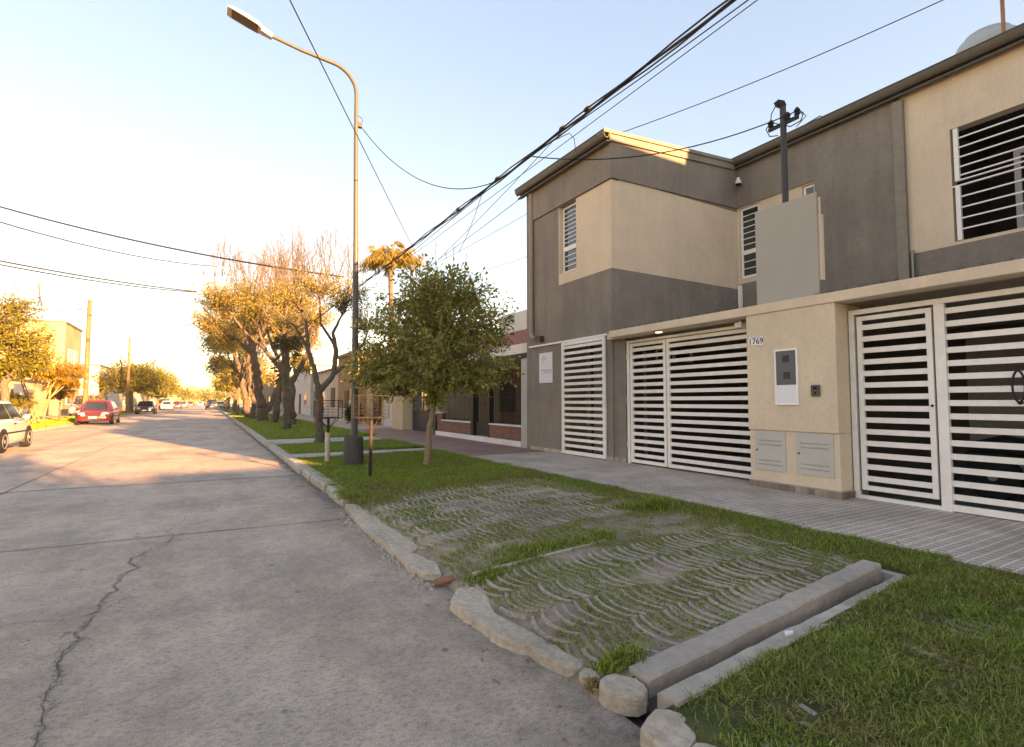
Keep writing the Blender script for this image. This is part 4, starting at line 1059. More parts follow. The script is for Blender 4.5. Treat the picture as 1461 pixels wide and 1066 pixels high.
cable([(4.5,-18,5.50)]+[(4.5+0.05*math.sin(t*1.3),-18+t*2.05,5.50-0.13*math.sin(math.pi*((t*2.05)%12)/12)) for t in range(1,31)], 0.007, "single cable sagging just under the thick bundle", group=GC)
cable(sag((5.05,-10,5.95),(5.05,47,5.75),0.15,40), 0.006, "upper thin cable right of the thick bundle", group=GC)
cable(sag((2.64,11.02,7.36),(4.5,8.26,5.50),0.62,18), 0.009, "cable drooping from the street lamp to the bundle", group=GC)
cable(sag(CROSS_A,CROSS_B,0.02,10), 0.009, "cable slanting across the sky behind the street lamp's arm", group=GC)
cable(sag((-8,30.05,9.80),(4.7,22.0,6.61),0.28,18), 0.036, "upper black cable crossing from the left edge to the street trees", group=GC)
cable(sag((-8,30.15,9.16),(0.24,40,10.56),0.35,18), 0.028, "thin second cable crossing the sky below the upper black one", group=GC)
cable(sag((-8,30.41,7.52),(-0.88,38,8.35),0.12,14), 0.034, "lower cable of the left pair, reaching the golden tree crowns", group=GC)
cable(sag((-8,30.43,7.36),(-0.88,38,8.30),0.16,14), 0.030, "lowest cable from the left edge, just under its twin", group=GC)
cable(sag((-7.33,45.6,7.85),(-11.5,40,7.1),0.30,12), 0.03, "cable drooping left from the wooden pole to the leafy tree", group=GC)
cable(sag((-7.33,45.6,7.82),(-0.3,52,8.0),0.30,12), 0.025, "cable from the wooden pole towards the trees across the street", group=GC)
cable(sag((-7.33,45.6,7.7),(-7.45,68,6.5),0.7,12), 0.025, "cable running back from the wooden pole along the left row", group=GC)
cable(sag((7.55,4.40,5.80),(4.5,7.05,5.46),0.30,16), 0.009, "service cable drooping from the mast past the upper block to the bundle", group=GC)
cable([(4.6,14.5,3.2)]+sag((5.6,8.0,5.15),(13.0,4.1,9.75),0.25,16), 0.008, "long cable climbing from behind the house roof to the upper right", group=GC) if False else cable(sag((9.9,12.0,9.3),(13.0,4.1,9.75),0.15,16), 0.011, "long cable climbing over the roof to the upper right", group=GC)
# thin telephone drops left of the house
for (a, c, dr_, lab) in (((4.6,6.38,5.58),(5.3,16.5,4.9),0.10,"thin telephone wire just below the thick bundle"),((4.6,7.26,4.98),(4.7,15.0,4.75),0.04,"telephone wire passing the downpipe corner of the block"),((7.45,11.8,6.60),(4.9,15.5,5.10),0.06,"telephone wire fixed to the wall below the block's gutter"),((7.45,11.9,5.4),(5.2,15.2,4.75),0.05,"lowest telephone wire fixed halfway down the block's edge")):
    cable(sag(a, c, dr_, 12), 0.0055, lab, group="telephone wires")
cable([(4.5,8.9,5.44),(4.56,9.3,5.2),(4.64,9.9,4.9),(4.7,10.4,4.72)], 0.006, "short slack wire hanging from the bundle towards the small tree", group="telephone wires")
cable([(4.52,6.9,5.52),(4.62,6.6,5.56),(4.74,6.35,5.6),(4.80,6.3,5.5),(4.82,6.3,5.3)], 0.006, "loose wire tail curling off the bundle near the block's roof", group="telephone wires")
# little bird perched on the bundle (orange breast)
# ------------------------------------------------------------------ house next door with brick wall and railings
M_wallw = mat("white_wall", (0.66,0.63,0.60), 0.9, var=0.06, bump=0.3, stain=0.1)
M_greyp = mat("grey_pillar", (0.40,0.39,0.37), 0.8, var=0.08, bump=0.2, stain=0.08)
def brick_material():
    m = bpy.data.materials.new("red_brick"); m.use_nodes = True
    n, l = m.node_tree.nodes, m.node_tree.links
    b = n["Principled BSDF"]; b.inputs["Roughness"].default_value = 0.85
    g = n.new("ShaderNodeNewGeometry"); mp = n.new("ShaderNodeMapping"); mp.inputs["Rotation"].default_value = (R(90), R(90), 0)
    sx = n.new("ShaderNodeSeparateXYZ"); l.new(g.outputs["Position"], sx.inputs[0])
    ad = n.new("ShaderNodeMath"); ad.operation = 'ADD'; l.new(sx.outputs["X"], ad.inputs[0]); l.new(sx.outputs["Y"], ad.inputs[1])
    cx = n.new("ShaderNodeCombineXYZ"); l.new(ad.outputs[0], cx.inputs["X"]); l.new(sx.outputs["Z"], cx.inputs["Y"])
    br = n.new("ShaderNodeTexBrick"); br.inputs["Scale"].default_value = 1; br.inputs["Brick Width"].default_value = 0.23; br.inputs["Row Height"].default_value = 0.068
    br.inputs["Mortar Size"].default_value = 0.007; br.inputs["Color1"].default_value = (0.17,0.075,0.05,1); br.inputs["Color2"].default_value = (0.24,0.11,0.075,1); br.inputs["Mortar"].default_value = (0.10,0.065,0.05,1)
    l.new(cx.outputs[0], br.inputs["Vector"]); l.new(br.outputs["Color"], b.inputs["Base Color"])
    return m
M_brick = brick_material()
M_rtile = mat("red_roof_tile", (0.30,0.085,0.045), 0.8, var=0.25, scale=9, bump=0.4, bscale=25)
n1 = thing("house", "single storey brick house with red tiled roof behind the railings", "house", (11,16,0.12))
w = MB()
w.box(9.6,18,12.1,15.4,0.12,2.9); w.box(10.6,18,15.4,20.0,0.12,2.9); w.build("wall", M_brick, n1)
w = MB(); w.box(11.6,19,12.05,21,2.9,5.35); w.build("parapet", M_wallw, n1)
w = MB(); w.prism([(7.9,3.07),(9.5,3.95),(11.55,4.0),(11.55,3.9),(9.5,3.85),(7.9,2.97)], 'y', 11.9, 20.0); w.build("roof", M_rtile, n1)
w = MB(); w.box(7.80,7.895,11.9,20.0,2.82,3.10); w.box(7.9,10.5,12.0,19.9,2.84,2.90); w.build("eaves_board", M_wallw, n1)
f = MB(); f.box(9.55,9.595,12.9,14.6,1.0,2.35); o = f.build("window", M_white, n1); ROOT[o.name] = ROOT[n1.name]
p = MB(); p.box(9.53,9.549,13.0,14.5,1.1,2.25); p.build("pane", M_pane, o)
f = MB()
for k in range(7): f.box(9.50,9.512,13.05+k*.24,13.07+k*.24,1.02,2.33)
for k in range(6): f.box(9.49,9.499,12.95,14.55,1.15+k*.22,1.17+k*.22)
f.build("window_grille", M_white, o)
f = MB(); f.box(10.54,10.595,16.4,17.4,0.12,2.3); f.build("door", mat("brown_door", (0.05,0.025,0.018), 0.5), n1)
f = MB(); f.box(10.54,10.595,17.9,19.3,1.0,2.2); f.build("window", mat("window_dark_wood", (0.03,0.02,0.017), 0.4), n1)
pi_ = MB(); pi_.box(7.56,7.80,12.02,12.45,0.12,2.62)
tag(pi_.build("gate_pillar", M_greyp, bevel=0.006), "plain light grey pillar between the taupe house and the brick wall", "pillar")
def railing_run(mb, y0, y1, z0, z1, x=7.68, arch=0.0, step=0.105):
    n = max(1, int((y1-y0)/step))
    for i in range(n+1):
        y = y0+(y1-y0)*i/n; zt = z1+arch*math.sin(math.pi*i/n)
        mb.tube([(x,y,z0),(x,y,zt)], 0.0085, 5)
    for z in (z0+0.06, (z0+z1)/2+0.1): mb.tube([(x,y0,z),(x,y1,z)], 0.011, 5)
    mb.tube([(x,y0+(y1-y0)*i/12,z1-0.06+arch*math.sin(math.pi*i/12)) for i in range(13)], 0.012, 5)
fe = thing("railing_fence", "black iron railings on a low brick wall with white capping next door", "fence", (7.7,16,0.12))
b = MB(); b.box(7.60,7.78,12.46,14.42,0.30,0.70); b.box(7.60,7.78,15.75,18.7,0.30,0.70); b.box(7.60,7.78,18.3,18.72,0.70,0.98); b.build("brick_base", M_brick, fe)
b = MB(); b.box(7.57,7.81,12.46,14.42,0.70,0.745); b.box(7.57,7.81,15.75,18.28,0.70,0.745); b.box(7.57,7.81,18.28,18.75,0.98,1.02); b.box(7.55,7.80,12.46,18.8,0.12,0.30); b.build("capping", M_wallw, fe)
b = MB(); railing_run(b,12.5,14.4,0.745,2.15,arch=0.22); b.build("railings", M_iron, fe)
b = MB(); railing_run(b,15.78,18.6,0.745,2.15,arch=0.0); b.build("railings", M_iron, fe)
b = MB(); b.box(7.60,7.76,14.43,14.56,0.14,2.30); b.build("gate_post", M_iron, fe)
b = MB(); b.box(7.58,7.78,15.55,15.74,0.14,2.35); b.build("gate_post", M_iron, fe)
b = MB(); railing_run(b,14.58,15.53,0.32,2.15,arch=0.1); b.box(7.66,7.70,14.6,15.5,0.32,0.75); b.build("gate_leaf", M_iron, fe)
b = MB(); b.box(7.54,7.60,18.78,19.06,0.14,0.92); tag(b.build("meter_cabinet", mat("dark_cabinet",(0.03,0.035,0.04),0.5), bevel=0.005), "dark metal cabinet beside the white post of the grey door", "cabinet")
# house with the grey panelled door
M_cream = mat("cream_render", (0.50,0.39,0.26), 0.9, var=0.08, bump=0.3, stain=0.12)
n2 = thing("house", "cream house with tall dark grey door and garage further along the pavement", "house", (12,24,0.12))
w = MB(); w.box(7.9,20,19.1,23.0,2.66,3.4); w.box(8.2,20,19.1,31.4,0.12,3.3); w.box(7.55,8.19,22.72,24.3,0.12,3.3); w.box(7.55,8.19,19.05,19.30,0.12,2.65); w.box(7.9,8.19,24.31,31.4,2.5,3.4); w.build("wall", M_cream, n2)
w = MB(); w.box(7.6,7.72,24.35,31.4,2.7,3.1); w.box(7.7,20,23.5,31.4,3.41,3.55); w.build("cornice", M_wallw, n2)
d = MB(); d.box(8.02,8.08,19.31,22.71,0.14,2.64); o = d.build("door", mat("charcoal_door",(0.028,0.035,0.042),0.4), n2); ROOT[o.name] = ROOT[n2.name]
d = MB()
for (ya,yb) in ((19.5,20.3),(20.45,21.2),(21.35,22.5)): d.box(8.005,8.019,ya,yb,1.0,2.5)
d.build("pane", M_glass, o)
d = MB(); d.box(8.0,8.018,19.35,22.68,1.55,1.63); d.box(8.0,8.018,19.35,22.68,0.92,0.99); d.build("rail", mat("charcoal_door",(0.028,0.035,0.042),0.4), o)
d = MB(); d.box(8.10,8.19,25.0,27.4,0.14,2.45); d.build("garage_door", mat("pale_garage",(0.50,0.50,0.50),0.6, var=0.05), n2)
d = MB(); d.box(8.08,8.19,28.3,29.6,0.14,2.3); d.build("door", mat("brown_door", (0.05,0.025,0.018), 0.5), n2)
# further houses on the right
M_pale = mat("pale_render", (0.56,0.50,0.43), 0.9, var=0.08, stain=0.12)
def row_house(label, x0, y0, y1, h, m, feats, roof=M_trim, side=1, depth=11):
    t = thing("house", label, "house", (x0+side*depth/2,(y0+y1)/2,0.12), None)
    a, b2 = sorted((x0, x0+side*depth))
    w = MB(); w.box(a,b2,y0,y1,0.12,h); w.build("wall", m, t)
    r_ = MB(); r_.box(a-0.18,b2+0.1,y0-0.04,y1+0.04,h,h+0.18); r_.build("roof", roof, t)
    for (kind,ya,yb,za,zb) in feats:
        e = 0.06
        xa, xb = sorted((x0, x0-side*e))
        if kind == 'window':
            f = MB(); f.box(xa,xb,ya-.07,yb+.07,za-.07,zb+.07); o = f.build("window", M_white, t); ROOT[o.name] = ROOT[t.name]
            xa, xb = sorted((x0-side*(e+.001), x0-side*(e+.012))); p = MB(); p.box(xa,xb,ya,yb,za,zb); p.build("pane", M_pane, o)
        else:
            f = MB(); f.box(xa,xb,ya,yb,za,zb); f.build(kind, {'door': M_wdoor, 'garage_door': M_garage, 'porch': m}[kind], t)
    return t
M_wdoor = mat("wood_door", (0.06,0.035,0.022), 0.5, var=0.2)
M_garage = mat("garage_grey", (0.22,0.22,0.22), 0.6, var=0.1)
row_house("orange brown rendered house behind the street trees on the right", 8.3, 34.2, 40, 4.6, mat("ochre_render",(0.36,0.22,0.12),0.9,var=0.1,stain=0.15), [('window',34.8,35.9,1,2.2),('door',36.5,37.6,.12,2.2)])
row_house("pale house with blue grey door behind the leaning trunks", 8.5, 40.2, 52, 3.9, M_pale, [('door',42,43.4,.12,2.5),('window',45.5,47.5,1,2.2),('garage_door',48.8,51.5,.12,2.4)])
row_house("whitish house further along on the right", 8.3, 52.2, 63, 4.8, M_wallw, [('window',54,55.5,1,2.2),('door',58,59,.12,2.2)])
row_house("low cream house far along on the right", 8.4, 63.2, 82, 4.2, M_cream, [('window',66,68,1,2.2),('garage_door',72,75,.12,2.4)])
row_house("long brown house at the far right end of the street", 8.4, 82.2, 120, 5.2, mat("brown_render",(0.25,0.17,0.11),0.9,var=0.1), [('window',90,92,1,2.2)])
pl2 = MB(); pl2.box(7.5,7.65,33.0,39.5,0.12,1.0); pl2.box(7.5,7.9,32.6,33.0,0.12,1.5)
tag(pl2.build("garden_wall", M_pale), "low pale garden wall behind the first street tree", "garden wall")
# ------------------------------------------------------------------ left row, sunlit
M_lwhite = mat("bright_white_render", (0.72,0.67,0.58), 0.9, var=0.05, stain=0.08)
M_lbrown = mat("worn_brown_render", (0.36,0.25,0.16), 0.9, var=0.18, scale=3, stain=0.2)
row_house("low pale house behind the leafy tree at the left edge", -12.4, 24, 36.5, 3.4, M_pale, [('window',27,29,1,2.2)], side=-1)
row_house("grey fronted house behind the yellow shrubs on the left", -12.3, 36.7, 46, 2.9, mat("grey_render",(0.24,0.22,0.21),0.9,var=0.08), [('garage_door',38.5,41,.12,2.4),('window',43,44.5,1,2.1)], side=-1)
tw = row_house("tall worn brown building left of the wooden utility pole", -12.0, 64, 71.2, 8.9, M_lbrown, [('window',65.5,67,5.2,6.5),('window',68,69.5,5.2,6.5),('window',65.5,67,1.2,2.6),('door',68,69,.12,2.4)], side=-1, depth=7)
b = MB(); b.box(-12.0,-11.2,64.2,71.0,4.3,4.5); b.box(-11.3,-11.2,64.2,71.0,4.5,5.2); b.box(-12.15,-12.001,63.95,71.25,7.2,7.6); b.build("balcony", M_lbrown, tw)
row_house("bright white walled building right of the wooden utility pole", -10.4, 71.5, 90, 5.3, M_lwhite, [('garage_door',73,77,.12,2.5)], side=-1)
row_house("cream house behind the spreading tree on the left", -10.6, 90.3, 106, 4.2, M_cream, [('window',93,95,1,2.2),('door',99,100,.12,2.2)], side=-1)
row_house("long low house in the far left row", -10.6, 106.3, 130, 4.6, M_pale, [('window',110,112,1,2.2),('garage_door',118,121,.12,2.4)], side=-1)
row_house("last pale building at the far left end of the street", -10.6, 130.3, 190, 5.5, M_cream, [('window',140,143,1,2.4)], side=-1)
gp = MB(); gp.box(-10.35,-9.95,42.8,43.2,0.1,2.5); tag(gp.build("gate_pillar", M_lwhite), "short cream pillar among the yellow shrubs on the left", "pillar")
gw = MB(); gw.box(-10.6,-10.5,43.3,47.2,0.1,2.2)
tag(gw.build("metal_fence", mat("grey_fence",(0.2,0.19,0.19),0.6)), "plain grey sheet fence between the cream pillar and the tall brown building", "fence")

row_house("plain one storey house between the grey front and the tall brown building", -12.6, 46.3, 63.8, 3.0, M_cream, [('window',49,51,1,2.2),('garage_door',54,57,.12,2.4)], side=-1)
# ------------------------------------------------------------------ foliage helpers
def unit(a): return a/np.maximum(np.linalg.norm(a, axis=1, keepdims=True), 1e-9)
def leaf_mesh(name, P, D, L, wr, m, rng, parent=None, fold=0.25):
    """One folded rhomb per leaf: P base points, D directions, L lengths, wr width ratio."""
    n = len(P); D = unit(D)
    Rn = unit(rng.normal(size=(n,3))); Sd = unit(np.cross(D, Rn)); N = np.cross(Sd, D)
    L = L[:,None]
    mid = P + D*L*0.5
    A = P; B = mid + Sd*L*wr*0.5 + N*L*wr*fold; T = P + D*L; C2 = mid - Sd*L*wr*0.5 + N*L*wr*fold
    V = np.stack([A,B,T,C2],1).reshape(-1,3)
    i = np.arange(n)*4
    F = np.concatenate([np.stack([i,i+1,i+2],1), np.stack([i,i+2,i+3],1)])
    return np_mesh(name, V, F, m, parent)
def bez(a, b, c, n):
    t = np.linspace(0,1,n)[:,None]
    return (1-t)**2*a + 2*t*(1-t)*b + t*t*c
M_bark = mat("grey_bark", (0.105,0.085,0.065), 0.95, var=0.35, scale=14, bump=0.9, bscale=22)
M_barkold = mat("old_bark", (0.12,0.09,0.066), 0.95, var=0.5, scale=7, bump=1.0, bscale=16, streak=0.45)
M_barkpale = mat("young_bark", (0.26,0.185,0.12), 0.9, var=0.2, scale=18, bump=0.5, bscale=40)
M_twig = mat("twig_bark", (0.16,0.11,0.075), 0.9, var=0.2)
def make_tree(name, label, base, limbs, blobs, lm, leaf=0.1, wr=0.4, per=30, seed=1, bark=None, cat="tree", group=None, sprouts=(), spread=0.18, droop=0.0, twig_r=0.009, taper_noise=0.06, updir=0.35, extra=None, inner=0.35):
    """limbs: [(points, radii)], blobs: [(centre, radii, shoots, anchor)] - every shoot is a twig that carries leaves on its outer part."""
    t = thing(name, label, cat, base, group)
    rng = np.random.default_rng(seed)
    tb = MB()
    for pts, rad in limbs:
        pts = [np.array(p, float) for p in pts]
        # resample with a little crookedness
        Q = []; Rr = []
        for i in range(len(pts)-1):
            nq = 6
            for q in range(nq):
                f = q/nq; p = pts[i]*(1-f)+pts[i+1]*f; r = rad[i]*(1-f)+rad[i+1]*f
                if not (i == 0 and q == 0): p = p + rng.normal(size=3)*r*0.16
                Q.append(p); Rr.append(r*(1+rng.uniform(-taper_noise,taper_noise)))
        Q.append(pts[-1]); Rr.append(rad[-1])
        tb.tube(Q, Rr, 12)
    P, D, L = [], [], []
    for c, rr, ns, anc in blobs:
        c = np.array(c, float); rr = np.array(rr, float); anc = np.array(anc, float)
        for s in range(ns):
            d = rng.normal(size=3); d /= np.linalg.norm(d); d[2] = d[2] if d[2] > -0.6 else -0.6
            e = c + d*rr*rng.uniform(inner, 1.0)**0.6*rng.uniform(0.85,1.12)
            a = anc + (c-anc)*rng.uniform(0.0,0.55) + rng.normal(size=3)*rr*0.06
            mid = (a+e)/2 + np.array([0,0,updir*rng.uniform(0,1)*np.linalg.norm(e-a)*0.5]) + rng.normal(size=3)*0.08*np.linalg.norm(e-a)
            e = e - np.array([0,0,droop*rng.uniform(.3,1)])
            B = bez(a, mid, e, 7)
            tb.tube(B, list(np.linspace(twig_r*2.2, twig_r*0.5, 7)), 4)
            u = rng.uniform(0.35,1.0,per)**0.7
            pos = (1-u[:,None])**2*a + 2*u[:,None]*(1-u[:,None])*mid + u[:,None]**2*e
            off = rng.normal(size=(per,3)); off = unit(off)*rng.uniform(0,1,(per,1))*spread
            tang = unit(2*(1-u[:,None])*(mid-a)+2*u[:,None]*(e-mid))
            P.append(pos+off); D.append(tang*0.6+unit(off)*0.9+np.array([0,0,-0.25-droop*.5])+rng.normal(size=(per,3))*0.35)
            L.append(leaf*rng.uniform(.6,1.25,per))
    for (p, h, lean) in sprouts:
        p = np.array(p, float); e = p+np.array([lean[0]*h*.9,lean[1]*h,h]); mid = (p+e)/2+rng.normal(size=3)*0.06*h
        tb.tube(bez(p, mid, e, 6), list(np.linspace(twig_r*1.3, twig_r*0.5, 6)), 4)
        for q in range(3):
            f = rng.uniform(.3,.8); s0 = p*(1-f)+e*f; tb.tube([s0, s0+np.array([rng.normal()*.12*h, rng.normal()*.12*h, .22*h])], [twig_r*.8, twig_r*.4], 3)
    if extra: extra(tb, rng, P, D, L)
    tb.build("trunk", bark or M_bark, t, smooth=True)
    if P: leaf_mesh("crown", np.concatenate(P), np.concatenate(D), np.concatenate(L), wr, lm, rng, t)
    return t

LM_privet = leafmat("privet_leaf", [(0.081,0.111,0.029),(0.161,0.191,0.044),(0.263,0.272,0.064),(0.363,0.333,0.086),(0.485,0.403,0.101)], 0.40)
LM_gold = leafmat("golden_leaf", [(0.16,0.135,0.025),(0.30,0.22,0.045),(0.40,0.28,0.07),(0.26,0.23,0.045),(0.16,0.18,0.035)], 0.40)
LM_dark = leafmat("dark_strap_leaf", [(0.035,0.045,0.012),(0.07,0.075,0.02),(0.13,0.11,0.03)], 0.2)
LM_lime = leafmat("lime_leaf", [(0.10,0.11,0.012),(0.17,0.16,0.015),(0.24,0.20,0.025),(0.12,0.13,0.015)], 0.40)
LM_deep = leafmat("deep_green_leaf", [(0.02,0.035,0.010),(0.035,0.055,0.012),(0.055,0.07,0.018)], 0.25)
LM_palm = leafmat("palm_gold_leaf", [(0.14,0.12,0.018),(0.25,0.18,0.03),(0.30,0.20,0.04)], 0.35)
LM_orange = leafmat("orange_leaf", [(0.18,0.11,0.01),(0.30,0.17,0.015),(0.20,0.15,0.015)], 0.35)

# the small street tree in front of the block
r_ = np.array([0.864,-0.504,0]); w_ = np.array([0.504,0.864,0]); tc = np.array([4.05,10.1,0])
def L3(u, w, z): return tuple(tc + r_*u + w_*w + np.array([0,0,z]))
make_tree("street_tree", "small leafy evergreen tree with slender pale trunk on the near lawn", (3.89,10.13,0.12),
    [([(3.89,10.13,0.06),(3.93,10.12,0.7),(4.02,10.1,1.4),(4.06,10.1,1.75)],[0.072,0.058,0.052,0.05]),
     ([(4.06,10.1,1.72),L3(-.35,.1,2.1),L3(-.8,.15,2.6)],[0.04,0.03,0.016]), ([(4.06,10.1,1.72),L3(.35,-.1,2.1),L3(.85,-.2,2.6)],[0.04,0.03,0.016]),
     ([(4.06,10.1,1.72),L3(.05,.35,2.3),L3(.1,.7,2.9)],[0.038,0.028,0.016]), ([(4.06,10.1,1.72),L3(0,-.35,2.3),L3(-.1,-.8,2.8)],[0.038,0.028,0.016]),
     ([(4.06,10.1,1.74),L3(.05,0,2.6),L3(.2,.05,3.5)],[0.042,0.032,0.015])],
    [(L3(-.75,.1,2.15),(1.15,1.1,.85),105,L3(-.25,0,2.0)), (L3(.80,-.1,2.25),(1.1,1.1,.9),105,L3(.25,0,2.0)), (L3(0,.65,2.3),(1.15,1.05,.9),70,L3(0,.2,2.1)), (L3(0,-.65,2.1),(1.15,1.0,.85),85,L3(0,-.2,2.0)),
     (L3(-.65,0,3.0),(1.05,1.1,.8),95,L3(-.1,0,2.4)), (L3(.75,0,3.1),(1.1,1.05,.85),100,L3(.2,0,2.5)), (L3(.1,.1,3.3),(1.1,1.0,.8),70,L3(.1,0,2.6)), (L3(.3,0,3.85),(1.05,.9,.62),80,L3(.15,0,3.1)), (L3(-.35,0,3.65),(.85,.8,.62),52,L3(-.1,0,3.1)), (L3(-1.25,-.1,2.2),(.7,.7,.75),60,L3(-.6,0,2.0)),
     (L3(.05,-.3,1.58),(.26,.3,.42),16,L3(0,0,1.75)), (L3(-.95,0,1.7),(.7,.7,.42),46,L3(-.4,0,1.9)), (L3(.85,0,1.85),(.7,.7,.42),40,L3(.4,0,1.9))],
    LM_privet, leaf=0.10, wr=0.44, per=30, seed=4, bark=M_barkpale, spread=0.10, twig_r=0.0045,
    sprouts=[(L3(u,0,z),h,(lx,0)) for u,z,h,lx in ((-.35,3.9,.85,.05),(.0,4.1,.8,-.03),(.35,4.1,.8,.06),(.6,3.9,.8,.1),(1.3,2.9,1.1,.2),(1.5,2.8,1.1,-.05),(-.7,3.6,.8,-.1),(.2,4.2,.7,.1))])

# old pollarded trees of the right row
OLD = "old street trees on the right verge"
def rsprouts(rng, boxes):
    out_ = []
    for (x0,x1,y0,y1,z0,z1,h0,h1,n) in boxes:
        for k in range(n): out_.append(((rng.uniform(x0,x1),rng.uniform(y0,y1),rng.uniform(z0,z1)), rng.uniform(h0,h1), (rng.gauss(0,.28),rng.gauss(0,.2))))
    return out_
q = random.Random(31)
make_tree("street_tree", "forked grey street tree with sparse golden crown behind the litter basket", (3.0,17.0,0.12),
    [([(3.0,17,0.05),(3.0,17,0.5),(2.98,17,1.2),(2.95,17,1.75)],[0.158,0.127,0.117,0.121]),
     ([(2.95,17,1.7),(2.80,17,2.4),(2.62,17,3.0),(2.55,17.1,3.9),(2.25,17.1,4.6)],[0.095,0.0792,0.0697,0.0507,0.0253]),
     ([(2.62,17,3.0),(2.2,16.9,3.7),(1.6,16.9,4.2)],[0.0507,0.038,0.019]),
     ([(2.97,17,1.75),(3.35,17,2.2),(3.45,17,3.0),(3.35,17,3.6),(3.7,17,4.4)],[0.101,0.0824,0.076,0.0507,0.019]),
     ([(3.4,17,2.3),(3.9,16.8,2.75),(4.3,16.8,3.4),(4.5,16.8,4.2)],[0.057,0.0444,0.0317,0.019]),
     ([(3.4,17,3.2),(3.0,17.2,3.9),(2.95,17.2,4.9)],[0.0507,0.038,0.019])],
    [((2.1,17,4.7),(.9,1.2,.55),40,(2.4,17,4.2)),((3.7,17,4.9),(1.0,1.2,.7),51,(3.6,17,4.2)),((4.4,16.8,4.2),(.7,1.0,.6),34,(4.3,16.8,3.6)),((2.9,17,5.2),(.9,1,.5),30,(2.95,17,4.6)),((4.3,16.7,3.1),(.55,.8,.5),23,(4.0,16.8,2.9))],
    LM_gold, leaf=0.086, wr=0.40, per=32, seed=12, bark=M_bark, spread=0.20, twig_r=0.008, group=OLD,
    sprouts=rsprouts(q, [(1.6,4.4,16.5,17.5,4.5,5.2,1.2,2.3,78)]))
def straps(tb, rng, P, D, L):
    for k in range(80):   # fern-like straps hanging round the head of the trunk
        a = rng.uniform(0,6.28); z = rng.uniform(2.4,4.6)
        P.append(np.array([[3.02+.3*math.cos(a),26+.3*math.sin(a),z]])); D.append(np.array([[math.cos(a)*.9,math.sin(a)*.9,rng.uniform(-1.2,.2)]])); L.append(np.array([rng.uniform(.25,.55)]))
make_tree("street_tree", "straight thick trunk wrapped in dark hanging strap leaves", (3.17,26.0,0.12),
    [([(3.17,26,0.05),(3.13,26,0.8),(3.08,26,2.2),(3.0,26,3.8),(2.9,26,4.6)],[0.209,0.171,0.158,0.165,0.095]),
     ([(3.0,26,3.8),(3.7,26,4.5),(4.2,26,5.2)],[0.0889,0.0634,0.0317]), ([(2.95,26,4.3),(2.3,26,5.1),(1.9,26,5.9)],[0.0824,0.057,0.0253]), ([(2.9,26,4.5),(3.0,26,5.5),(3.1,26,6.6)],[0.076,0.0507,0.0253])],
    [((3.1,26,4.2),(.9,.9,.6),61,(3.0,26,3.9)),((3.3,26,5.3),(1.1,1.2,.7),44,(3.0,26,4.5))],
    LM_dark, leaf=0.13, wr=0.30, per=24, seed=13, bark=M_barkold, spread=0.22, twig_r=0.012, group=OLD, extra=straps,
    sprouts=rsprouts(q, [(1.9,4.2,25.5,26.5,5.4,6.2,1.2,2.6,30)]))
make_tree("street_tree", "twisted old trunk leaning left behind the strap leaved tree", (4.0,31.0,0.12),
    [([(4.0,31,0.05),(3.9,31,1.0),(3.95,31,2.2),(3.3,31,3.3),(2.6,31,4.2),(2.2,31,5.4)],[0.266,0.216,0.19,0.152,0.107,0.0507]),
     ([(3.9,31,2.4),(4.6,31,3.8),(5.2,31,5.2),(5.3,31,6.6)],[0.158,0.127,0.0824,0.038]),([(2.6,31,4.2),(1.5,31,5.2),(.8,31,6.2)],[0.0889,0.057,0.0317])],
    [((4.8,31,6.5),(1.8,1.8,1.1),78,(4.9,31,5.2)),((2.2,31,6.4),(1.6,1.6,1.0),74,(2.4,31,5.2)),((3.6,31,7.3),(1.5,1.5,.8),44,(3.6,31,6.0))],
    LM_gold, leaf=0.137, wr=0.40, per=35, seed=14, bark=M_barkold, spread=0.30, twig_r=0.012, group=OLD,
    sprouts=rsprouts(q, [(1.6,5.6,30.5,31.5,7,7.8,1.4,2.6,57)]))
make_tree("street_tree", "thickest old trunk with broad golden crown reaching over the road", (2.95,38.0,0.12),
    [([(3.1,38,0.0),(3.0,38,1.2),(2.7,38,3.0),(2.45,38,4.6),(2.2,38,5.6)],[0.368,0.291,0.266,0.228,0.152]),
     ([(2.5,38,4.4),(1.5,38,5.4),(.4,38,6.2),(-.5,38,7.4)],[0.139,0.107,0.0697,0.0317]),([(2.4,38,5),(3.3,38,6.2),(4.2,38,7.4)],[0.127,0.095,0.0444]),([(2.2,38,5.4),(1.9,38,6.8),(1.6,38,8.2)],[0.114,0.0824,0.038]),
     ([(3.1,38,.6),(3.7,38,1.4),(4.1,38,2.8),(4.6,38,4.5)],[0.253,0.178,0.139,0.0634]),
     ([(1.5,38,5.4),(.1,38,5.6),(-1.0,38,6.3),(-1.4,38,6.1)],[0.0697,0.0507,0.0317,0.0127])],
    [((.4,38,8.2),(1.9,2,1.1),105,(.8,38,6.8)),((2.6,38,8.8),(1.9,2,1.1),95,(2.3,38,7.2)),((4.6,38,8.4),(1.5,1.8,1.2),68,(4.0,38,7.0)),((.0,38,6.4),(1.3,1.6,1.2),68,(.6,38,6.1)),((1.6,38,7.0),(1.5,1.6,.9),51,(1.7,38,6.2)),((.9,38,5.1),(1.0,1.2,.8),37,(1.2,38,5.4))],
    LM_gold, leaf=0.151, wr=0.40, per=39, seed=15, bark=M_barkold, spread=0.34, twig_r=0.013, group=OLD,
    sprouts=rsprouts(q, [(-.6,5.2,37.5,38.5,8.8,9.6,1.6,3.4,119)]))
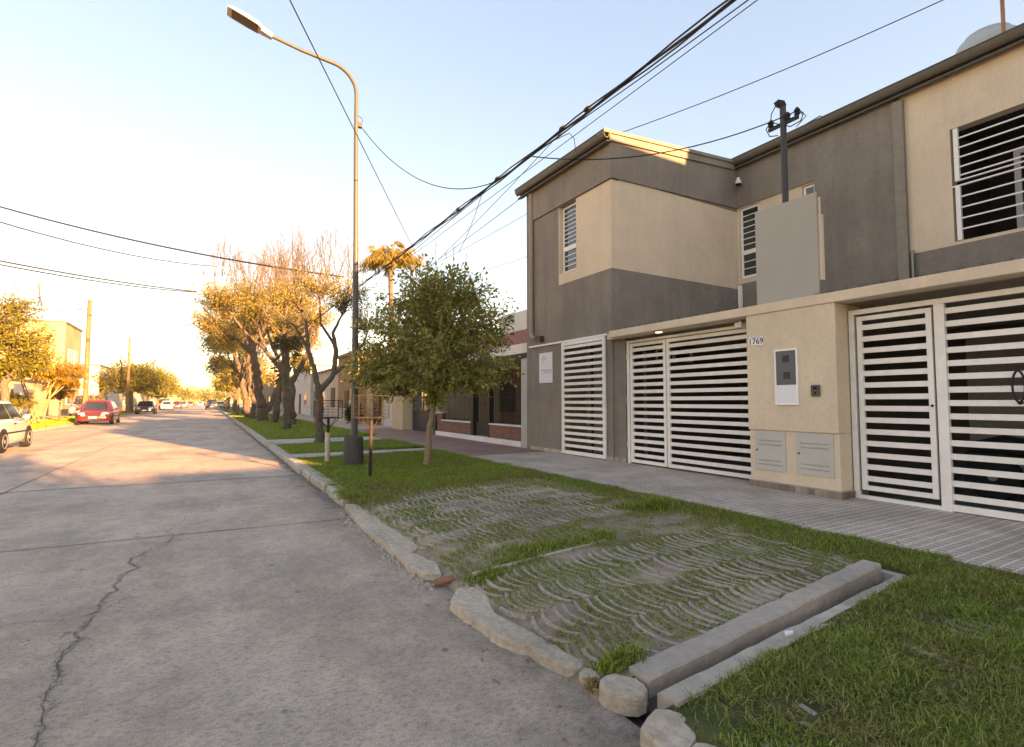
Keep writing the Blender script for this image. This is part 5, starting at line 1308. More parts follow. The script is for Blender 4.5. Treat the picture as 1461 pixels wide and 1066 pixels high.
make_tree("street_tree", "dark slanting trunk with drooping golden foliage at the kerb", (2.75,47.0,0.12),
    [([(2.75,47,0.0),(2.5,47,2.0),(2.0,47,4.2),(1.4,47,6.0)],[0.253,0.216,0.19,0.101]),([(2.1,47,4),(3.2,47,5.6),(4,47,7.2)],[0.139,0.101,0.0444]),([(1.5,47,5.8),(.4,47,6.4),(-.4,47,6.2)],[0.0824,0.057,0.0253])],
    [((.5,47,6.2),(1.7,1.9,1.4),91,(1.2,47,5.8)),((2.6,47,7.8),(2.2,2.2,1.4),95,(2.2,47,6.2)),((.4,47,4.4),(1.0,1.2,1.0),44,(1.0,47,5.0))],
    LM_gold, leaf=0.180, wr=0.40, per=36, seed=16, bark=M_barkold, spread=0.40, droop=0.4, twig_r=0.015, group=OLD,
    sprouts=rsprouts(q, [(0,4.4,46.5,47.5,8.2,9.2,1.6,3.2,40)]))
for i,(x,yy,h,lab,lmx) in enumerate(((3.2,58,6.4,"mid green street tree just beyond the slanting dark trunk",LM_gold),(2.9,72,5.8,"smaller street tree in shade along the right kerb",LM_lime),(3.4,90,7.6,"deep green bushy tree overhanging the far end of the street",LM_deep),(3.2,112,7.0,"last pale tree of the right row at the far end of the street",LM_lime))):
    make_tree("street_tree", lab, (x,yy,0.12), [([(x,yy,0),(x,yy,2.0),(x-.1,yy,h*.5)],[.28,.22,.14]),([(x,yy,2),(x-1.2,yy,h*.5),(x-2,yy,h*.7)],[.14,.1,.04]),([(x,yy,2.2),(x+1,yy,h*.55),(x+1.6,yy,h*.75)],[.14,.1,.04])],
        [((x-1.3,yy,h*.66),(2.0,2.2,h*.24),46,(x-.5,yy,h*.45)),((x+1.2,yy,h*.7),(1.9,2.2,h*.26),44,(x+.5,yy,h*.5)),((x,yy,h*.85),(1.7,2,h*.2),34,(x,yy,h*.6))],
        lmx, leaf=0.30, wr=0.45, per=24, seed=40+i, bark=M_bark, spread=0.5, twig_r=0.02, group="street trees far down the right verge")
# left side trees
LEFT = "street trees on the left verge"
q2 = random.Random(17)
make_tree("street_tree", "bushy lime green tree with long upright twigs at the left edge", (-8.0,32.0,0.12),
    [([(-8.0,32,0),(-8.0,32,1.6),(-8.1,32,2.4)],[.2,.16,.14])]+[([(-8.1,32,2.2),(-8.1+a*.6,32,3.4),(-8.1+a,32,z)],[.12,.08,.03]) for a,z in ((-1.6,4.6),(-.6,5.4),(.5,5.2),(1.4,4.4))],
    [((-8.9,32,4.3),(1.6,1.8,1.1),80,(-8.4,32,3.2)),((-7.5,32,4.1),(1.3,1.6,1.1),80,(-7.9,32,3.2)),((-8.1,32,5.4),(1.4,1.6,1.0),70,(-8.1,32,4.2)),((-7.8,31.6,2.9),(1.9,1.6,.6),80,(-8.0,32,2.8)),((-6.9,32,3.4),(.9,1,.8),36,(-7.5,32,3.0))],
    LM_lime, leaf=0.17, wr=0.42, per=26, seed=21, bark=M_bark, spread=0.22, twig_r=0.012, group=LEFT, updir=0.8,
    sprouts=rsprouts(q2, [(-9.4,-6.6,31.5,32.5,5.0,6.1,.8,1.7,34)]))
for i,(x,yy,h,rx,lab) in enumerate(((-7.6,72,6.2,3.0,"wide spreading lime green street tree beyond the black car"),(-7.7,88,6.6,3.2,"second lime green street tree further along the left row"),(-7.8,112,7.0,3.6,"hazy yellow green tree at the far left end of the street"))):
    make_tree("street_tree", lab, (x,yy,0.12), [([(x,yy,0),(x,yy,1.8),(x,yy,2.6)],[.26,.2,.16])]+[([(x,yy,2.4),(x+a*.5,yy,h*.6),(x+a,yy,h*.8)],[.12,.09,.03]) for a in (-2.2,-1,.4,1.6,2.6)],
        [((x+a*.9,yy,h*z),(rx*.55,2.4,h*.2),40,(x+a*.4,yy,h*.5)) for a,z in ((-2.4,.66),(-.9,.8),(.9,.82),(2.4,.68),(0,.55),(1.9,.5),(-1.9,.5))],
        LM_lime, leaf=0.30, wr=0.45, per=20, seed=60+i, bark=M_bark, spread=0.45, twig_r=0.018, group=LEFT, updir=0.6,
        sprouts=rsprouts(q2, [(x-2,x+2.5,yy-.5,yy+.5,h*.85,h*.95,.5,1.2,22)]))
make_tree("street_tree", "dark round evergreen tucked under the far lime green crowns on the left", (-6.9,98,0.12), [([(-6.9,98,0),(-6.9,98,2.0)],[.2,.14])],
    [((-6.9,98,2.9),(1.7,1.7,1.3),70,(-6.9,98,2.0))], LM_deep, leaf=0.28, wr=0.5, per=22, seed=71, spread=.4, twig_r=.016, group=LEFT)
# yellow clump of cane palms on the left, a tall palm on the right
def palm(name, label, base, stems, lm, flen, nf, seed, group=None, leafl=0.35, stemr=0.05, sm=None, drp=0.9, cat="palm"):
    t = thing(name, label, cat, base, group); rng = np.random.default_rng(seed); tb = MB(); P, D, L = [], [], []; fb = MB()
    for top, foot in stems:
        top = np.array(top, float); foot = np.array(foot, float)
        tb.tube(bez(foot, (foot+top)/2+rng.normal(size=3)*.1, top, 7), list(np.linspace(stemr,stemr*.75,7)), 8)
        for k in range(nf):
            a = 6.283*(k+rng.uniform(0,.8))/nf; el = rng.uniform(.1,1.3); fl = flen*rng.uniform(.75,1.1)
            d = np.array([math.cos(a)*math.cos(el),math.sin(a)*math.cos(el),math.sin(el)])
            e = top+d*fl*0.95-np.array([0,0,fl*drp*rng.uniform(.35,.75)]); mid = top+d*fl*.55+np.array([0,0,fl*.12])
            B = bez(top, mid, e, 12); fb.tube(B, list(np.linspace(.018,.004,12)), 4)
            for i in range(2,12):
                for s_ in (-1,1):
                    for rr in (0,.5):
                        p = B[i-1]+(B[i]-B[i-1])*rr; tg = B[i]-B[i-1]; sd = np.cross(tg,[0,0,1]); sd /= max(np.linalg.norm(sd),1e-6)
                        P.append(p); D.append(sd*s_*.6+tg/np.linalg.norm(tg)*.5+np.array([0,0,-.75])+rng.normal(size=3)*.12); L.append(leafl*rng.uniform(.8,1.2)*math.sin(math.pi*min(.92,i/12+.08)))
    tb.build("trunk", sm or M_bark, t, smooth=True)
    fb.build("frond_stems", M_twig, t)
    leaf_mesh("fronds", np.array(P), np.array(D), np.array(L), 0.13, lm, rng, t)
    return t
qs = random.Random(2)
M_cane = mat("pale_cane", (0.24,0.17,0.09), 0.7, var=0.15)
palm("cane_palm", "clump of pale stemmed yellow cane palms between the silver car and the red car", (-8.7,39.0,0.12),
     [((-8.7+qs.uniform(-1.3,1.5),39+qs.uniform(-.6,.6),qs.uniform(2.3,3.6)),(-8.7+qs.uniform(-.5,.5),39+qs.uniform(-.3,.3),0.1)) for k in range(9)], LM_orange, 1.35, 15, 5, leafl=0.46, stemr=0.04, sm=M_cane, drp=0.6)
palm("cane_palm", "lower green fan of palm leaves at the foot of the yellow clump", (-9.0,37.2,0.12),
     [((-9.0+qs.uniform(-.6,.6),37.2+qs.uniform(-.3,.3),qs.uniform(.7,1.3)),(-9.0+qs.uniform(-.2,.2),37.2,0.1)) for k in range(4)], LM_lime, 1.1, 9, 6, leafl=0.40, stemr=0.04, sm=M_cane, drp=0.5)
palm("tall_palm", "tall sunlit palm with drooping golden fronds above the roofs on the right", (10.3,32.8,0.12), [((9.95,32.8,10.3),(10.4,32.8,0.1))], LM_palm, 3.0, 46, 7, leafl=0.85, stemr=0.19, sm=M_barkold, drp=1.0)
# shrubs
make_tree("shrub", "rounded dark green shrub by the cream house front", (7.3,30.9,0.12), [([(7.3,30.9,0),(7.3,30.9,.6)],[.05,.03])], [((7.3,30.9,.75),(.65,.65,.7),60,(7.3,30.9,.4))], LM_deep, leaf=0.13, wr=0.5, per=26, seed=80, cat="shrub", spread=.15, twig_r=.006)
make_tree("shrub", "orange tinted bush beneath the wooden utility pole", (-8.4,44.2,0.12), [([(-8.4,44.2,0),(-8.4,44.2,1.4)],[.07,.05])], [((-8.4,44.2,2.3),(1.0,1.0,.9),60,(-8.4,44.2,1.5))], LM_orange, leaf=0.18, wr=0.45, per=24, seed=81, cat="shrub", spread=.22, twig_r=.01)
make_tree("shrub", "leafless orange bush beside the far wooden pole", (-8.4,55,0.12), [([(-8.4,55,0),(-8.4,55,1.0)],[.07,.05])], [((-8.4,55,1.7),(1.2,1.2,1.0),40,(-8.4,55,.9))], LM_orange, leaf=0.18, wr=0.3, per=14, seed=82, cat="shrub", spread=.3, twig_r=.014)
# street trees behind the camera that throw the crown shadows on the road
for i,(x,yy,h,lab) in enumerate(((3.5,-7.0,6.0,"leafy street tree on the verge just behind the camera"),(3.6,-17.5,5.2,"slim street tree on the verge further behind the camera"))):
    make_tree("street_tree", lab, (x,yy,0.1), [([(x,yy,0),(x,yy,1.9),(x,yy,h*.6)],[.12,.1,.06])],
        [((x-.5,yy,h*.62),(1.0,1.0,h*.18),26,(x,yy,h*.45)),((x+.5,yy,h*.66),(.9,1.0,h*.18),26,(x,yy,h*.45)),((x,yy,h*.84),(.6,.7,h*.15),18,(x,yy,h*.6))],
        LM_privet, leaf=0.2, wr=0.5, per=22, seed=90+i, spread=.2, twig_r=.008)

# ------------------------------------------------------------------ grass
def blades(name, label, P, H, Wd, m, rng, lean=0.6, cat="grass", flat=0.0, sel=None):
    n = len(P)
    a = rng.uniform(0,2*np.pi,n); f = a+rng.normal(0,.5,n)+np.pi/2
    side = np.stack([np.cos(a),np.sin(a),np.zeros(n)],1)*Wd[:,None]*0.5
    ln = np.stack([np.cos(f),np.sin(f),np.zeros(n)],1)*(H*rng.uniform(0.1,1.0,n)*lean)[:,None]
    up = np.zeros((n,3)); up[:,2] = H*(1-flat*rng.uniform(0,1,n))
    mid = P+ln*0.35+up*0.6; tip = P+ln*1.1+up*rng.uniform(.75,1.0,n)[:,None]
    V = np.stack([P-side, P+side, mid-side*.75, mid+side*.75, tip],1).reshape(-1,3)
    i = np.arange(n)*5
    F = np.concatenate([np.stack([i,i+1,i+3],1),np.stack([i,i+3,i+2],1),np.stack([i+2,i+3,i+4],1)])
    o = np_mesh(name, V, F, m)
    if sel is not None: o.data.polygons.foreach_set("material_index", np.tile(sel.astype(np.int32),3))
    tag(o, label, cat, kind="stuff"); return o
def grassmat(name, cols):
    return leafmat(name, cols, 0.25, 0.55)
GM_lush = grassmat("lush_grass", [(0.052,0.086,0.012),(0.120,0.181,0.023),(0.198,0.275,0.030),(0.284,0.326,0.044),(0.480,0.412,0.130)])
GM_lawn = grassmat("bright_lawn_grass", [(0.075,0.128,0.014),(0.158,0.247,0.020),(0.217,0.322,0.026),(0.284,0.344,0.045),(0.448,0.374,0.113)])
GM_dry = grassmat("dry_grass", [(0.106,0.132,0.021),(0.185,0.185,0.037),(0.291,0.245,0.072),(0.397,0.317,0.118)])
def zgv(x, y): return verge_z(x, y)-0.004
grng = np.random.default_rng(77)
def patch(x, y, s, seed): return wav(x, y, s, seed)
# near lawn beyond the drain: mown, lying blades
n = 150000
x = grng.uniform(1.62,5.2,n); y = 0.2+grng.uniform(0,1,n)**0.8*2.2
lim = np.where(x<4.62, yk(x)-0.20+0.012*np.sin(x*23)+0.012*np.sin(x*57), 2.35)
keep = (y < lim) & ((x > 1.80+0.05*np.sin(y*17)) | ((x > 1.74) & (grng.uniform(0,1,n) < .3))) & (patch(x,y,6,1)+0.5*patch(x,y,15,2)+grng.normal(0,.2,n) > -0.30)
x, y = x[keep], y[keep]
P = np.stack([x,y,zgv(x,y)],1); H = grng.uniform(.015,.06,len(x))*(1+0.9*patch(x,y,9,5)); Wd = grng.uniform(.003,.0065,len(x))
blades("near_lawn_grass", "thick mown grass of the near lawn beside the drain", P, H, Wd, [GM_lush,GM_dry], grng, lean=1.3, flat=0.5, sel=(patch(x,y,5,61)+.6*patch(x,y,13,62)+grng.normal(0,.35,len(x)) > .22))
n = 17000
x = grng.uniform(1.8,5.2,n); y = grng.uniform(.25,2.2,n); lim = np.where(x<4.62, yk(x)-0.20, 2.3)
keep = (y<lim)&(patch(x,y,3,9)+grng.normal(0,.2,n)>.15); x,y = x[keep],y[keep]
blades("dry_clippings", "yellowed clippings scattered over the near lawn", np.stack([x,y,zgv(x,y)+.02],1), grng.uniform(.02,.05,len(x)), grng.uniform(.003,.006,len(x)), GM_dry, grng, lean=2.0, flat=0.8)
# strip along the pavement
n = 52000
y = 1.9+grng.uniform(0,1,n)**1.25*6.4; wd = 0.42+0.2*patch(y*0,y,2.2,12)+np.clip((3.6-y)*0.25,0,.3); x = 5.24-np.abs(grng.normal(0,1,n))*wd*.55
keep = (x > 4.3)|(grng.uniform(0,1,n)<.2); x,y = x[keep],y[keep]; keep = ~((x<4.68)&(y<2.45)); x,y = x[keep],y[keep]
blades("verge_strip_grass", "ragged grass strip between the driveway pavers and the pavement", np.stack([x,y,zgv(x,y)],1), grng.uniform(.03,.075,len(x))*(1+.4*patch(x,y,5,2)), grng.uniform(.003,.006,len(x)), [GM_lush,GM_dry], grng, lean=1.1, flat=.3, sel=(patch(x,y,4,67)+grng.normal(0,.35,len(x)) > .35))
# grass in the pavers: patchy
n = 300000
x = grng.uniform(1.72,4.75,n); y = 2.08+grng.uniform(0,1,n)*5.3
d = patch(x,y,5,21)+.8*patch(x,y,11,22)+.25*patch(x,y,2,23)+grng.normal(0,.16,n)
thr = np.where(y<3.45, -0.38, np.where(y<4.6, -0.05, 0.05)); thr = thr+np.where((y>5.0)&(x>2.6),.10,0)-np.clip((y-6.2)*.5,0,.55)-np.clip((x-4.2)*.5,0,.4)
phase = ((x-1.68+0.055*(1-(2*(((y-2.02)%0.4)/0.4)-1)**2))/0.082+0.03)%1.0
keep = (d > thr) & (np.abs(phase-0.5) > 0.16) & (y > yk(x)+0.15)
x,y = x[keep],y[keep]
blades("paver_grass", "patchy grass growing between the scalloped driveway pavers", np.stack([x,y,zgv(x,y)+.002-np.clip(1.9-x,0,1)*.22],1), grng.uniform(.008,.026,len(x)), grng.uniform(.003,.0055,len(x)), [GM_lawn,GM_dry], grng, lean=1.1, flat=.3, sel=(patch(x,y,4,66)+grng.normal(0,.35,len(x)) > .25))
n = 42000
x = grng.uniform(1.72,5.0,n); y = 3.3+grng.uniform(0,1,n)*4.4
keep = (patch(x,y,4,31)+grng.normal(0,.3,n) > 0.0); x,y = x[keep],y[keep]
blades("dry_verge_grass", "short dry grass on the bare soil of the driveway", np.stack([x,y,zgv(x,y)-np.clip(1.9-x,0,1)*.22],1), grng.uniform(.012,.032,len(x)), grng.uniform(.003,.005,len(x)), GM_dry, grng, lean=1.4, flat=.5)
# taller tufts
tx, ty, th = [], [], []
for (cx,cy,rx,ry,k,h) in ((1.86,3.60,.13,.10,700,.065),(2.55,3.98,.30,.14,1500,.06),(2.25,3.78,.22,.10,800,.05),(3.05,3.93,.25,.12,1000,.055),(3.35,3.98,.12,.1,500,.08),(1.86,2.08,.11,.055,700,.075),(1.78,2.10,.05,.05,200,.05),(4.75,4.62,.16,.14,1300,.15),(4.45,4.75,.18,.15,1000,.10),(4.95,4.9,.12,.1,500,.1),(1.75,7.55,.12,.35,1500,.09),(1.9,7.3,.25,.22,1200,.07),(1.73,8.4,.05,.4,700,.07),(2.2,5.9,.2,.3,700,.05)):
    tx.append(grng.normal(cx,rx*.6,k)); ty.append(grng.normal(cy,ry*.6,k)); th.append(h*grng.uniform(.4,1.1,k))
x = np.concatenate(tx); y = np.concatenate(ty); h = np.concatenate(th)
blades("grass_tufts", "taller weedy grass tufts around the driveway", np.stack([x,y,zgv(x,y)-np.where(y<7.2,np.clip(1.9-x,0,1)*.22,0)],1), h, grng.uniform(.004,.008,len(x)), GM_lush, grng, lean=1.0)
# mid lawn under the small tree
n = 120000
y = 6.9+grng.uniform(0,1,n)**1.2*6.15; x = grng.uniform(1.70,5.26,n)
keep = (y > 7.3+.35*patch(x,y,3,41)+np.clip((x-2.6)*.12,0,.4)+grng.normal(0,.2,n)-np.where(x<2.2,.3,0)) & (patch(x,y,5,42)+grng.normal(0,.3,n) > -.55); x,y = x[keep],y[keep]
blades("mid_lawn_grass", "bright green lawn under the small street tree", np.stack([x,y,zgv(x,y)],1), grng.uniform(.025,.07,len(x))*(1+.5*patch(x,y,6,65)), grng.uniform(.005,.009,len(x)), [GM_lawn,GM_dry], grng, lean=.9, sel=(patch(x,y,3,63)+.6*patch(x,y,8,64)+grng.normal(0,.3,len(x))-np.clip((8.6-y)*.5,0,.6)*-1 > .42))
n = 45000
y = 14.0+grng.uniform(0,1,n)**1.3*3.2; x = grng.uniform(1.75,5.3,n)
blades("lawn_grass", "lawn strip around the forked grey street tree", np.stack([x,y,zgv(x,y)],1), grng.uniform(.05,.09,n), grng.uniform(.008,.013,n), GM_lawn, grng, lean=.8)
n = 60000
y = 19.6+grng.uniform(0,1,n)**1.8*45; x = grng.uniform(1.75,5.5,n)
blades("lawn_grass", "long grass verge beneath the old street trees", np.stack([x,y,zgv(x,y)],1), grng.uniform(.05,.11,n), grng.uniform(.015,.03,n), GM_lawn, grng, lean=.8)
n = 40000
y = 22+grng.uniform(0,1,n)**1.3*50; x = grng.uniform(-10.2,-7.15,n)
blades("left_verge_grass", "sunlit yellow green verge behind the parked cars on the left", np.stack([x,y,x*0+.11],1), grng.uniform(.05,.12,n), grng.uniform(.02,.035,n), GM_lawn, grng, lean=.8)
def by_label(l): return next(o for o in bpy.data.objects if o.get("label") == l)
for (src, loc, rz, sc, lab) in (("dark slanting trunk with drooping golden foliage at the kerb", (3.5,34.5,0.12), 2.2, .85, "slim slanting street tree between the twisted trunk and the thickest one"),
        ("forked grey street tree with sparse golden crown behind the litter basket", (2.85,43.0,0.12), 3.6, 1.35, "tall forked street tree squeezed between the thickest trunk and the slanting dark one"),
        ("forked grey street tree with sparse golden crown behind the litter basket", (3.0,52.5,0.12), 1.2, 1.3, "forked street tree just past the slanting dark trunk")):
    c = copy_tree(by_label(src)); c.location = loc; c.rotation_euler = (0,0,rz); c.scale = (sc,sc,sc); c["label"] = lab
# ------------------------------------------------------------------ cars
M_tyre_r = mat("tyre_rubber", (0.016,0.016,0.017), 0.85)
M_rim = mat("wheel_rim", (0.42,0.42,0.43), 0.35, metal=0.7)
M_cglass = mat("car_glass", (0.025,0.03,0.035), 0.06, spec=0.9)
M_plastic = mat("black_plastic", (0.02,0.02,0.021), 0.6)
M_hl = mat("headlight_glass", (0.65,0.65,0.62), 0.15, spec=0.8)
M_tail = mat("tail_light", (0.35,0.02,0.015), 0.25, spec=0.6)
M_plate = mat("number_plate", (0.7,0.7,0.7), 0.4)
def car_paint(name, c):
    m = mat(name, c, 0.28, spec=0.6, var=0.04, scale=3); m.node_tree.nodes["Principled BSDF"].inputs["Coat Weight"].default_value = 0.6; m.node_tree.nodes["Principled BSDF"].inputs["Coat Roughness"].default_value = 0.06; return m
def make_car(label, loc, yaw, paint, kind="hatch", group="parked cars", L=3.95, Wd=1.70, H=1.46, cat="car"):
    """Local frame: +x is the front, z up, origin on the road under the middle."""
    t = thing("parked_car", label, cat, loc, group, yaw); h = Wd/2; f = L/2
    # body stations x, bottom, hood/belt height at centre, at edge, half width
    if kind == "hatch": st = [(-f,.34,.74,.70,.70),(-f+.05,.26,.93,.88,.78),(-f+.35,.22,.97,.91,.97),(-.9,.20,.96,.90,1.0),(0,.20,.93,.88,1.0),(.75,.20,.92,.86,1.0),(f-.75,.21,.90,.80,.985),(f-.28,.22,.80,.70,.93),(f-.06,.24,.66,.60,.80),(f,.30,.55,.52,.70)]
    elif kind == "sedan": st = [(-f,.36,.80,.76,.72),(-f+.06,.27,.98,.92,.80),(-f+.45,.22,1.0,.94,.96),(-1.0,.20,.97,.91,1.0),(0,.20,.94,.88,1.0),(.75,.20,.93,.87,1.0),(f-.85,.21,.91,.81,.985),(f-.3,.22,.80,.70,.93),(f-.06,.24,.66,.60,.80),(f,.30,.55,.52,.70)]
    else: st = [(-f,.40,1.0,.95,.80),(-f+.05,.30,1.08,1.02,.86),(-f+.4,.25,1.1,1.04,.98),(-.9,.24,1.08,1.02,1.0),(0,.24,1.06,1.0,1.0),(.8,.24,1.04,.98,1.0),(f-.7,.25,1.0,.92,.985),(f-.28,.26,.92,.82,.94),(f-.06,.28,.74,.66,.84),(f,.34,.6,.56,.74)]
    b = MB(); k = 0
    for (x,zb,zc,ze,wr) in st:
        w = h*wr
        half = [(0,zc),(w*.55,zc-.008),(w*.88,ze+.01),(w*.985,ze-.07),(w,(ze+zb)/2+.03),(w*.985,zb+.10),(w*.90,zb)]
        ring = [(x,y,z) for y,z in half]+[(x,-y,z) for y,z in reversed(half[1:])]
        b.v += ring
    n = 13
    for i in range(len(st)-1):
        for j in range(n): b.f.append((i*n+j,i*n+(j+1)%n,(i+1)*n+(j+1)%n,(i+1)*n+j)); b.m.append(0)
    b.f += [tuple(range(n)), tuple((len(st)-1)*n+j for j in reversed(range(n)))]; b.m += [0,0]
    body = b.build("body", paint, t, smooth=True, local=True)
    # cabin: belt outline to roof outline
    zb = {'hatch':.90,'sedan':.91,'van':1.02}[kind]
    xr0, xr1 = {'hatch':(-f+.08,-f+.42),'sedan':(-f+.52,-f+1.05),'van':(-f+.08,-f+.25)}[kind]
    xf0, xf1 = (f-.85,f-1.50) if kind != 'van' else (f-.6,f-1.15)
    wb_, wt_ = h*.93, h*.70
    base = [(xr0,-wb_*.86),(xr0+.25,-wb_),(xf0-.25,-wb_),(xf0,-wb_*.80),(xf0+.06,0),(xf0,wb_*.80),(xf0-.25,wb_),(xr0+.25,wb_),(xr0,wb_*.86),(xr0-.03,0)]
    top = [(xr1,-wt_*.88),(xr1+.22,-wt_),(xf1-.15,-wt_),(xf1,-wt_*.84),(xf1+.05,0),(xf1,wt_*.84),(xf1-.15,wt_),(xr1+.22,wt_),(xr1,wt_*.88),(xr1-.02,0)]
    c = MB(); m_ = len(base)
    c.v = [(x,y,zb-.04) for x,y in base]+[(x,y,H-.05) for x,y in top]+[(x*.97+.0,y*.90,H) for x,y in top]+[((xr1+xf1)/2,0,H+.015)]
    for r_ in range(2):
        for j in range(m_): c.f.append((r_*m_+j,r_*m_+(j+1)%m_,(r_+1)*m_+(j+1)%m_,(r_+1)*m_+j)); c.m.append(0)
    for j in range(m_): c.f.append((2*m_+j,2*m_+(j+1)%m_,3*m_)); c.m.append(0)
    c.build("cabin", paint, t, smooth=True, local=True)
    def lerp2(j, u): # point on the cabin between belt and roof at outline index j
        return Vector((base[j][0]*(1-u)+top[j][0]*u, base[j][1]*(1-u)+top[j][1]*u, (zb-.04)*(1-u)+(H-.05)*u))
    def panel(corners, name, m=M_cglass, off=.012):
        p = [Vector(q_) for q_ in corners]; nrm = (p[1]-p[0]).cross(p[3]-p[0]).normalized(); ctr = sum(p, Vector())/4
        if nrm.dot(ctr-Vector((0,0,.9))) < 0: nrm = -nrm
        g = MB(); g.v = [tuple(q_+nrm*off) for q_ in p]+[tuple(q_-nrm*.01) for q_ in p]; g.f = [(0,1,2,3),(4,7,6,5),(0,4,5,1),(1,5,6,2),(2,6,7,3),(3,7,4,0)]; g.m = [0]*6
        return g.build(name, m, t, local=True)
    u0, u1 = .10, .93
    def mixp(a, b_, s): return a*(1-s)+b_*s
    # windscreen in two halves meeting on the bowed centre line -> one mesh
    def screen(j0, j1, j2, name):
        g = MB(); off = .014; pts = [lerp2(j0,u0),lerp2(j1,u0),lerp2(j2,u0),lerp2(j2,u1),lerp2(j1,u1),lerp2(j0,u1)]
        s_ = 1 if name == "windscreen" else -1
        pts = [Vector((p.x+s_*off,p.y*.93,p.z+off*.4)) for p in pts]; g.v = [tuple(p) for p in pts]; g.f = [(0,1,4,5),(1,2,3,4)]; g.m = [0,0]
        return g.build(name, M_cglass, t, local=True)
    screen(3,4,5,"windscreen"); screen(8,9,0,"rear_window")
    for s_ in (0,1):
        ja, jb = (1,2) if s_ == 0 else (7,6)
        A0,A1,B0,B1 = lerp2(ja,u0),lerp2(ja,u1),lerp2(jb,u0),lerp2(jb,u1)
        for (sa,sb) in ((.05,.50),(.54,.96)):
            panel([mixp(A0,B0,sa),mixp(A0,B0,sb),mixp(A1,B1,sb),mixp(A1,B1,sa)], "side_window")
        # black trim strip along the side and door seams
        y = (h*1.002)*(-1 if s_ == 0 else 1)
        g = MB(); ys = sorted((y, y+(.006 if y>0 else -.006))); g.box(-f+.55,f-.75,ys[0],ys[1],.50,.545); g.build("side_trim", M_plastic, t, local=True)
        hd_ = MB(); hd_.box(-.35,-.18,ys[0]-.012,ys[1]+.012,.76,.79); hd_.build("door_handle", paint if kind!='hatch' else M_plastic, t, local=True)
        mi = MB(); yy = y*1.07; mi.lathe([(.02,-.07),(.075,-.05),(.085,.03),(.03,.09)], (f-1.28,yy,.95), 10, axis='y'); mi.build("mirror", paint, t, smooth=True, local=True)
        hl = MB(); hy = y*.70
        hl.add([(f-.30,hy*1.20,.70),(f-.05,hy*.86,.60),(f-.045,hy*.60,.61),(f-.16,hy*.70,.735),(f-.30,hy*1.20,.60),(f-.035,hy*.90,.52),(f-.03,hy*.62,.53)], [(0,1,2,3),(0,4,5,1),(1,5,6,2)])
        for i_,v in enumerate(hl.v): hl.v[i_] = (v[0]+.022, v[1]*1.01, v[2]+.012 if kind!='van' else v[2]+.10)
        hl.build("headlight", M_hl, t, local=True)
        tl = MB(); tl.box(-f-.015,-f+.22,min(y*.78,y*.985),max(y*.78,y*.985),.74,.92) if kind!='van' else tl.box(-f-.012,-f+.1,min(y*.78,y*.95),max(y*.78,y*.95),.8,1.1)
        tl.build("tail_light", M_tail, t, local=True, bevel=.02)
        for xw in (f-.78, -f+.72):
            ar = MB(); n_ = 14; yi = y*.90; yo = y*1.004
            pts = [(xw+.365*math.cos(math.pi*q_/n_), .30+.365*math.sin(math.pi*q_/n_)) for q_ in range(n_+1)]
            ar.prism(pts+[(xw-.365,.17),(xw+.365,.17)], 'y', min(yi,yo), max(yi,yo)); ar.build("wheel_arch", M_plastic, t, local=True)
            wm = MB(); yw = y*.90; wm.lathe([(.20,-.09),(.285,-.095),(.305,-.06),(.305,.06),(.285,.095),(.20,.09)], (xw,yw+(.02 if y>0 else -.02),.305), 22, axis='y')
            wo = wm.build("wheel", M_tyre_r, t, smooth=True, local=True); 
            rm_ = MB(); s2 = 1 if y>0 else -1; yr = yw+s2*.125
            rm_.lathe([(.205,yr-.03*s2-.0),(.205,yr),(.185,yr-.004*s2),(.165,yr-.022*s2),(.06,yr-.018*s2),(.05,yr-.004*s2),(.02,yr-.002*s2)], (xw,0,.305), 20, axis='y')
            rm_.build("rim", M_rim, wo, smooth=True, local=True)
    b = MB(); b.box(f-.06,f+.012,-h*.42,h*.42,.545,.615); b.box(f-.06,f+.016,-h*.55,h*.55,.27,.37); b.build("grille", M_plastic, t, bevel=.01, local=True)
    b = MB(); b.box(f+.018,f+.030,-.20,.20,.405,.50); b.build("number_plate", M_plate, t, local=True)
    b = MB(); b.box(-f-.03,-f-.012,-.20,.20,.52,.62); b.build("number_plate", M_plate, t, local=True)
    b = MB(); b.box(-f-.022,-f+.1,-h*.74,h*.74,.36,.46); b.build("rear_bumper", M_plastic, t, bevel=.02, local=True)
    return t
AWAY, TO = R(90), R(-90)
P_silver = car_paint("silver_paint", (0.50,0.50,0.49)); P_red = car_paint("red_paint", (0.16,0.009,0.008)); P_blk = car_paint("black_paint", (0.016,0.017,0.02)); P_wht = car_paint("white_car_paint", (0.62,0.61,0.59)); P_navy = car_paint("navy_paint", (0.02,0.028,0.045)); P_gry = car_paint("grey_car_paint", (0.20,0.20,0.21)); P_red2 = car_paint("bright_red_paint", (0.25,0.02,0.015))
make_car("silver hatchback cut off by the left edge of the picture", (-5.70,20.7,0.005), AWAY, P_silver, "hatch", L=3.8, Wd=1.66, H=1.44)
make_car("dark red sedan facing the camera beside the yellow verge", (-6.02,41.9,0.005), TO, P_red, "sedan", L=4.2, Wd=1.78, H=1.48)
make_car("black sedan parked behind the red one on the left", (-6.15,72.5,0.005), TO, P_blk, "sedan", L=4.3, Wd=1.8, H=1.47)
make_car("white car third in the left row, facing the camera", (-6.0,104,0.005), TO, P_wht, "hatch", L=4.0, Wd=1.75, H=1.5)
make_car("tall dark van tucked behind the white car on the left", (-6.7,110,0.005), TO, P_blk, "van", L=4.4, Wd=1.85, H=1.85, cat="van")
make_car("bright red small car beyond the white one on the left", (-5.6,126,0.005), TO, P_red2, "hatch")
make_car("grey car furthest back in the left row", (-5.2,146,0.005), TO, P_gry, "sedan", L=4.3)
